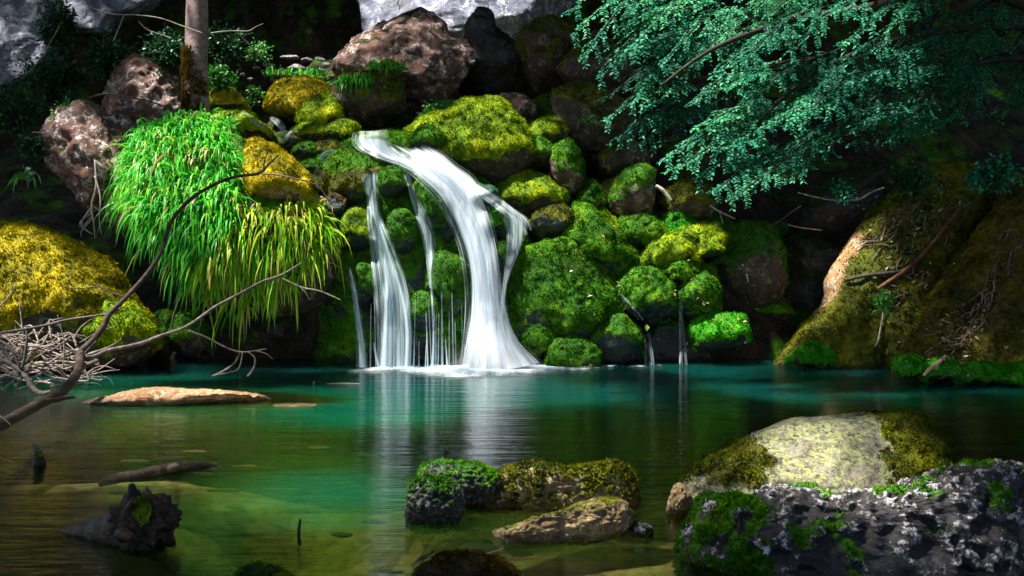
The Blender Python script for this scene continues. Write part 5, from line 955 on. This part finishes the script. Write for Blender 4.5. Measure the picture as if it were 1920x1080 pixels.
# ------------------------------------------------------------------ added unseen leaf roof, gaps shaped to place the sunlight; sky and sun
SUN = np.array([-.44, -.17, .88]); SUN /= np.linalg.norm(SUN)
LIT_SPOTS = [  # px, py, Y, radius: where the added leaf roof is left open for sun
 (330, 320, 11.7, .55), (420, 300, 11.7, .55), (480, 380, 11.6, .55), (520, 340, 11.8, .5), (440, 470, 11.5, .6), (560, 470, 11.5, .6), (500, 540, 11.4, .5), (360, 420, 11.5, .55),
 (440, 230, 13.3, .4), (570, 185, 14.3, .75), (620, 205, 14.2, .35), (640, 250, 13.3, .4), (560, 290, 12.8, .4), (660, 320, 12.3, .5),
 (720, 280, 12.3, .6), (810, 310, 12, .75), (860, 400, 11.9, .75), (900, 500, 11.8, .75), (920, 600, 11.7, .8), (930, 680, 11.5, .9), (730, 420, 11.9, .45), (735, 560, 11.8, .4), (735, 670, 11.6, .4),
 (830, 240, 12.8, .65), (890, 220, 12.8, .55), (990, 350, 12.6, .65), (1040, 330, 12.9, .4), (1030, 250, 13.3, .3), (1000, 300, 13, .3), (1080, 480, 11.8, .7), (1120, 560, 11.7, .45), (1010, 560, 11.8, .4), (1110, 430, 12.2, .65), (1180, 440, 12.4, .6), (1180, 380, 12.7, .35), (1240, 470, 12.3, .5), (1290, 450, 12.3, .4), (1220, 550, 12, .35), (1030, 640, 11.7, .3), (1060, 670, 11.6, .25),
 (370, 60, 12.6, .6), (300, 165, 13.8, .42), (160, 260, 12.6, .36), (235, 330, 12.3, .42), (680, 90, 15, .7), (760, 70, 15, .6), (820, 20, 19.5, 1.5), (1000, 30, 19.5, 1.3), (50, 90, 17, .32), (165, 35, 17, .28), (470, 160, 14.8, .5), (520, 150, 15.8, .5), (570, 115, 17, .5), (610, 130, 16.5, .3),
 (60, 520, 11.2, .7), (180, 560, 11.1, .55), (240, 610, 11, .45), (90, 620, 11, .5), (60, 680, 10, .6), (120, 680, 10, .4), (330, 740, 9.4, .7), (460, 745, 9.3, .4), (250, 620, 9.4, .4), (430, 570, 9.6, .4), (510, 320, 10.3, .3),
 (1130, 90, 10.1, .75), (1200, 210, 9.9, .75), (1320, 300, 9.5, .75), (1420, 280, 9.4, .5), (1450, 150, 9.5, .55), (1560, 170, 9.4, .5), (1660, 150, 9.5, .35), (1350, 340, 9.4, .4), (1300, 110, 9.8, .3),
 (1575, 510, 11.6, .35), (1530, 620, 11.6, .4), (1610, 440, 11.9, .3), (1590, 560, 11.6, .35), (1780, 700, 10.3, .3), (1880, 705, 10.2, .3), (1700, 690, 10.4, .2), (1515, 670, 11.5, .35), (1640, 600, 11.3, .5), (1600, 660, 11.3, .5), (1800, 560, 10.8, .35), (1780, 640, 10.5, .5), (1880, 640, 10.5, .4),
 (1550, 840, 5.6, .36), (1440, 860, 5.6, .28), (1680, 840, 5.6, .28), (860, 890, 5.5, .25), (1000, 895, 5.5, .25), (1120, 895, 5.5, .25), (1080, 985, 4.9, .35), (1360, 945, 4.6, .1), (1500, 900, 5.3, .3), (1620, 890, 5.3, .3), (1500, 930, 4.6, .12), (1700, 920, 4.6, .14), (1860, 890, 4.7, .16),
 (1000, 752, 9.8, .95), (840, 745, 10.0, .9), (620, 800, 8.2, 1.0), (430, 830, 7.5, .6), (560, 900, 6.3, .7), (250, 800, 8, .55), (600, 950, 5.5, .4), (30, 785, 7.2, .3)]
LIT_SPOTS = [(a, b, hitY(a, b, c) if c > 11 else c, d) for a, b, c, d in LIT_SPOTS]
S = np.array([P(a, b, c) for a, b, c, d in LIT_SPOTS]); R_ = np.array([d for *_, d in LIT_SPOTS])
r = np.random.default_rng(77)
gx, gy = np.meshgrid(np.arange(-17, 13, .5), np.arange(-7, 22, .5)); C = []
for lay in range(3):
    C.append(np.stack([gx.ravel() + r.uniform(-.25, .25, gx.size), gy.ravel() + r.uniform(-.25, .25, gx.size), 8.4 + lay * .8 + r.normal(size=gx.size) * .25 + np.maximum(0, gy.ravel() - 12) * .25], -1))
C = np.concatenate(C)
dv = S[None] - C[:, None]; along = dv @ SUN; dist = np.linalg.norm(dv - along[..., None] * SUN, axis=2)
blocked = (dist < R_[None] + .22 + r.normal(size=(len(C), 1)) * .10).any(1)
C = C[~blocked]
n = 12; m = len(C)
pp = np.repeat(C, n, 0) + r.normal(size=(m * n, 3)) * np.array([.20, .20, .14])
TR = np.array([[-9.5, 5.0], [-7.5, -4.0], [5.5, -3.0], [8.5, 6.0], [-12.5, 16.0], [11.5, 16.5]])
TL = ['unseen tree added on the left bank to shade the pool', 'unseen tree added behind the viewer to shade the near water', 'unseen tree added behind the viewer to shade the craggy rock side', 'unseen tree added for shade above the brown slope', 'unseen tree added for shade behind the golden moss boulder', 'unseen tree added for shade behind the dark hollow']
near = np.argmin(((pp[:, None, :2] - TR[None]) ** 2).sum(2), 1)
for k in range(len(TR)):
    t = empty('added_shade_tree', (*TR[k], .0 if k in (1, 2) else .5), TL[k], 'tree', 'unseen shade trees added around the pool')
    g = Geo(); x, y = TR[k]; tube([(x, y, -.6), (x + .1, y, 3), (x - .1, y + .1, 6), (x, y, 9.6)], [.34, .28, .22, .10], 14, 9, .05, k, g)
    for a in range(7):
        an = a * .9 + k; tube([(x, y, 5.5 + .4 * a), (x + 1.6 * math.cos(an), y + 1.6 * math.sin(an), 7.4 + .25 * a), (x + 3.6 * math.cos(an), y + 3.6 * math.sin(an), 8.6 + .15 * a)], [.10, .06, .02], 7, 6, .06, a, g)
    g.build('trunk', BARK_D, t)
    q = pp[near == k]; mm = len(q); gl = Geo()
    leaf_geo(q, unit(r.normal(size=(mm, 3)) * np.array([1, 1, .35])), unit(r.normal(size=(mm, 3)) * .45 + np.array([0, 0, 1])), .42 * (.7 + .6 * r.random(mm)), .26, r.random(mm), gl)
    gl.build('crown', LEAF_DARK, t)
sd = bpy.data.lights.new('sun', 'SUN'); sd.energy = 5.0; sd.angle = math.radians(2.2); sd.color = (1.0, .94, .84)
so = bpy.data.objects.new('sun', sd); col.objects.link(so); so.rotation_euler = Vector(SUN).to_track_quat('Z', 'Y').to_euler(); so.location = (-6, -4, 16)
el = math.asin(SUN[2]); az = math.atan2(SUN[0], SUN[1])
W = bpy.data.worlds.new('World'); scene.world = W; W.use_nodes = True; nt = W.node_tree; nt.nodes.clear()
sk = nt.nodes.new('ShaderNodeTexSky'); sk.sky_type = 'NISHITA'; sk.sun_disc = False; sk.sun_elevation = el; sk.sun_rotation = az
bg = nt.nodes.new('ShaderNodeBackground'); bg.inputs['Strength'].default_value = .065; ou = nt.nodes.new('ShaderNodeOutputWorld')
nt.links.new(sk.outputs[0], bg.inputs[0]); nt.links.new(bg.outputs[0], ou.inputs[0])
vs = scene.view_settings; vs.view_transform = 'Standard'; vs.look = 'None'; vs.gamma = 1; vs.exposure = 1.75; vs.use_curve_mapping = False
cy = scene.cycles
try:
    scene.render.engine = 'CYCLES'; cy.max_bounces = 6; cy.diffuse_bounces = 3; cy.glossy_bounces = 3; cy.transmission_bounces = 4; cy.transparent_max_bounces = 28; cy.use_denoising = True; cy.sample_clamp_indirect = 6
except Exception: pass
for o in list(bpy.data.objects):
    if '_o' in o: del o['_o']
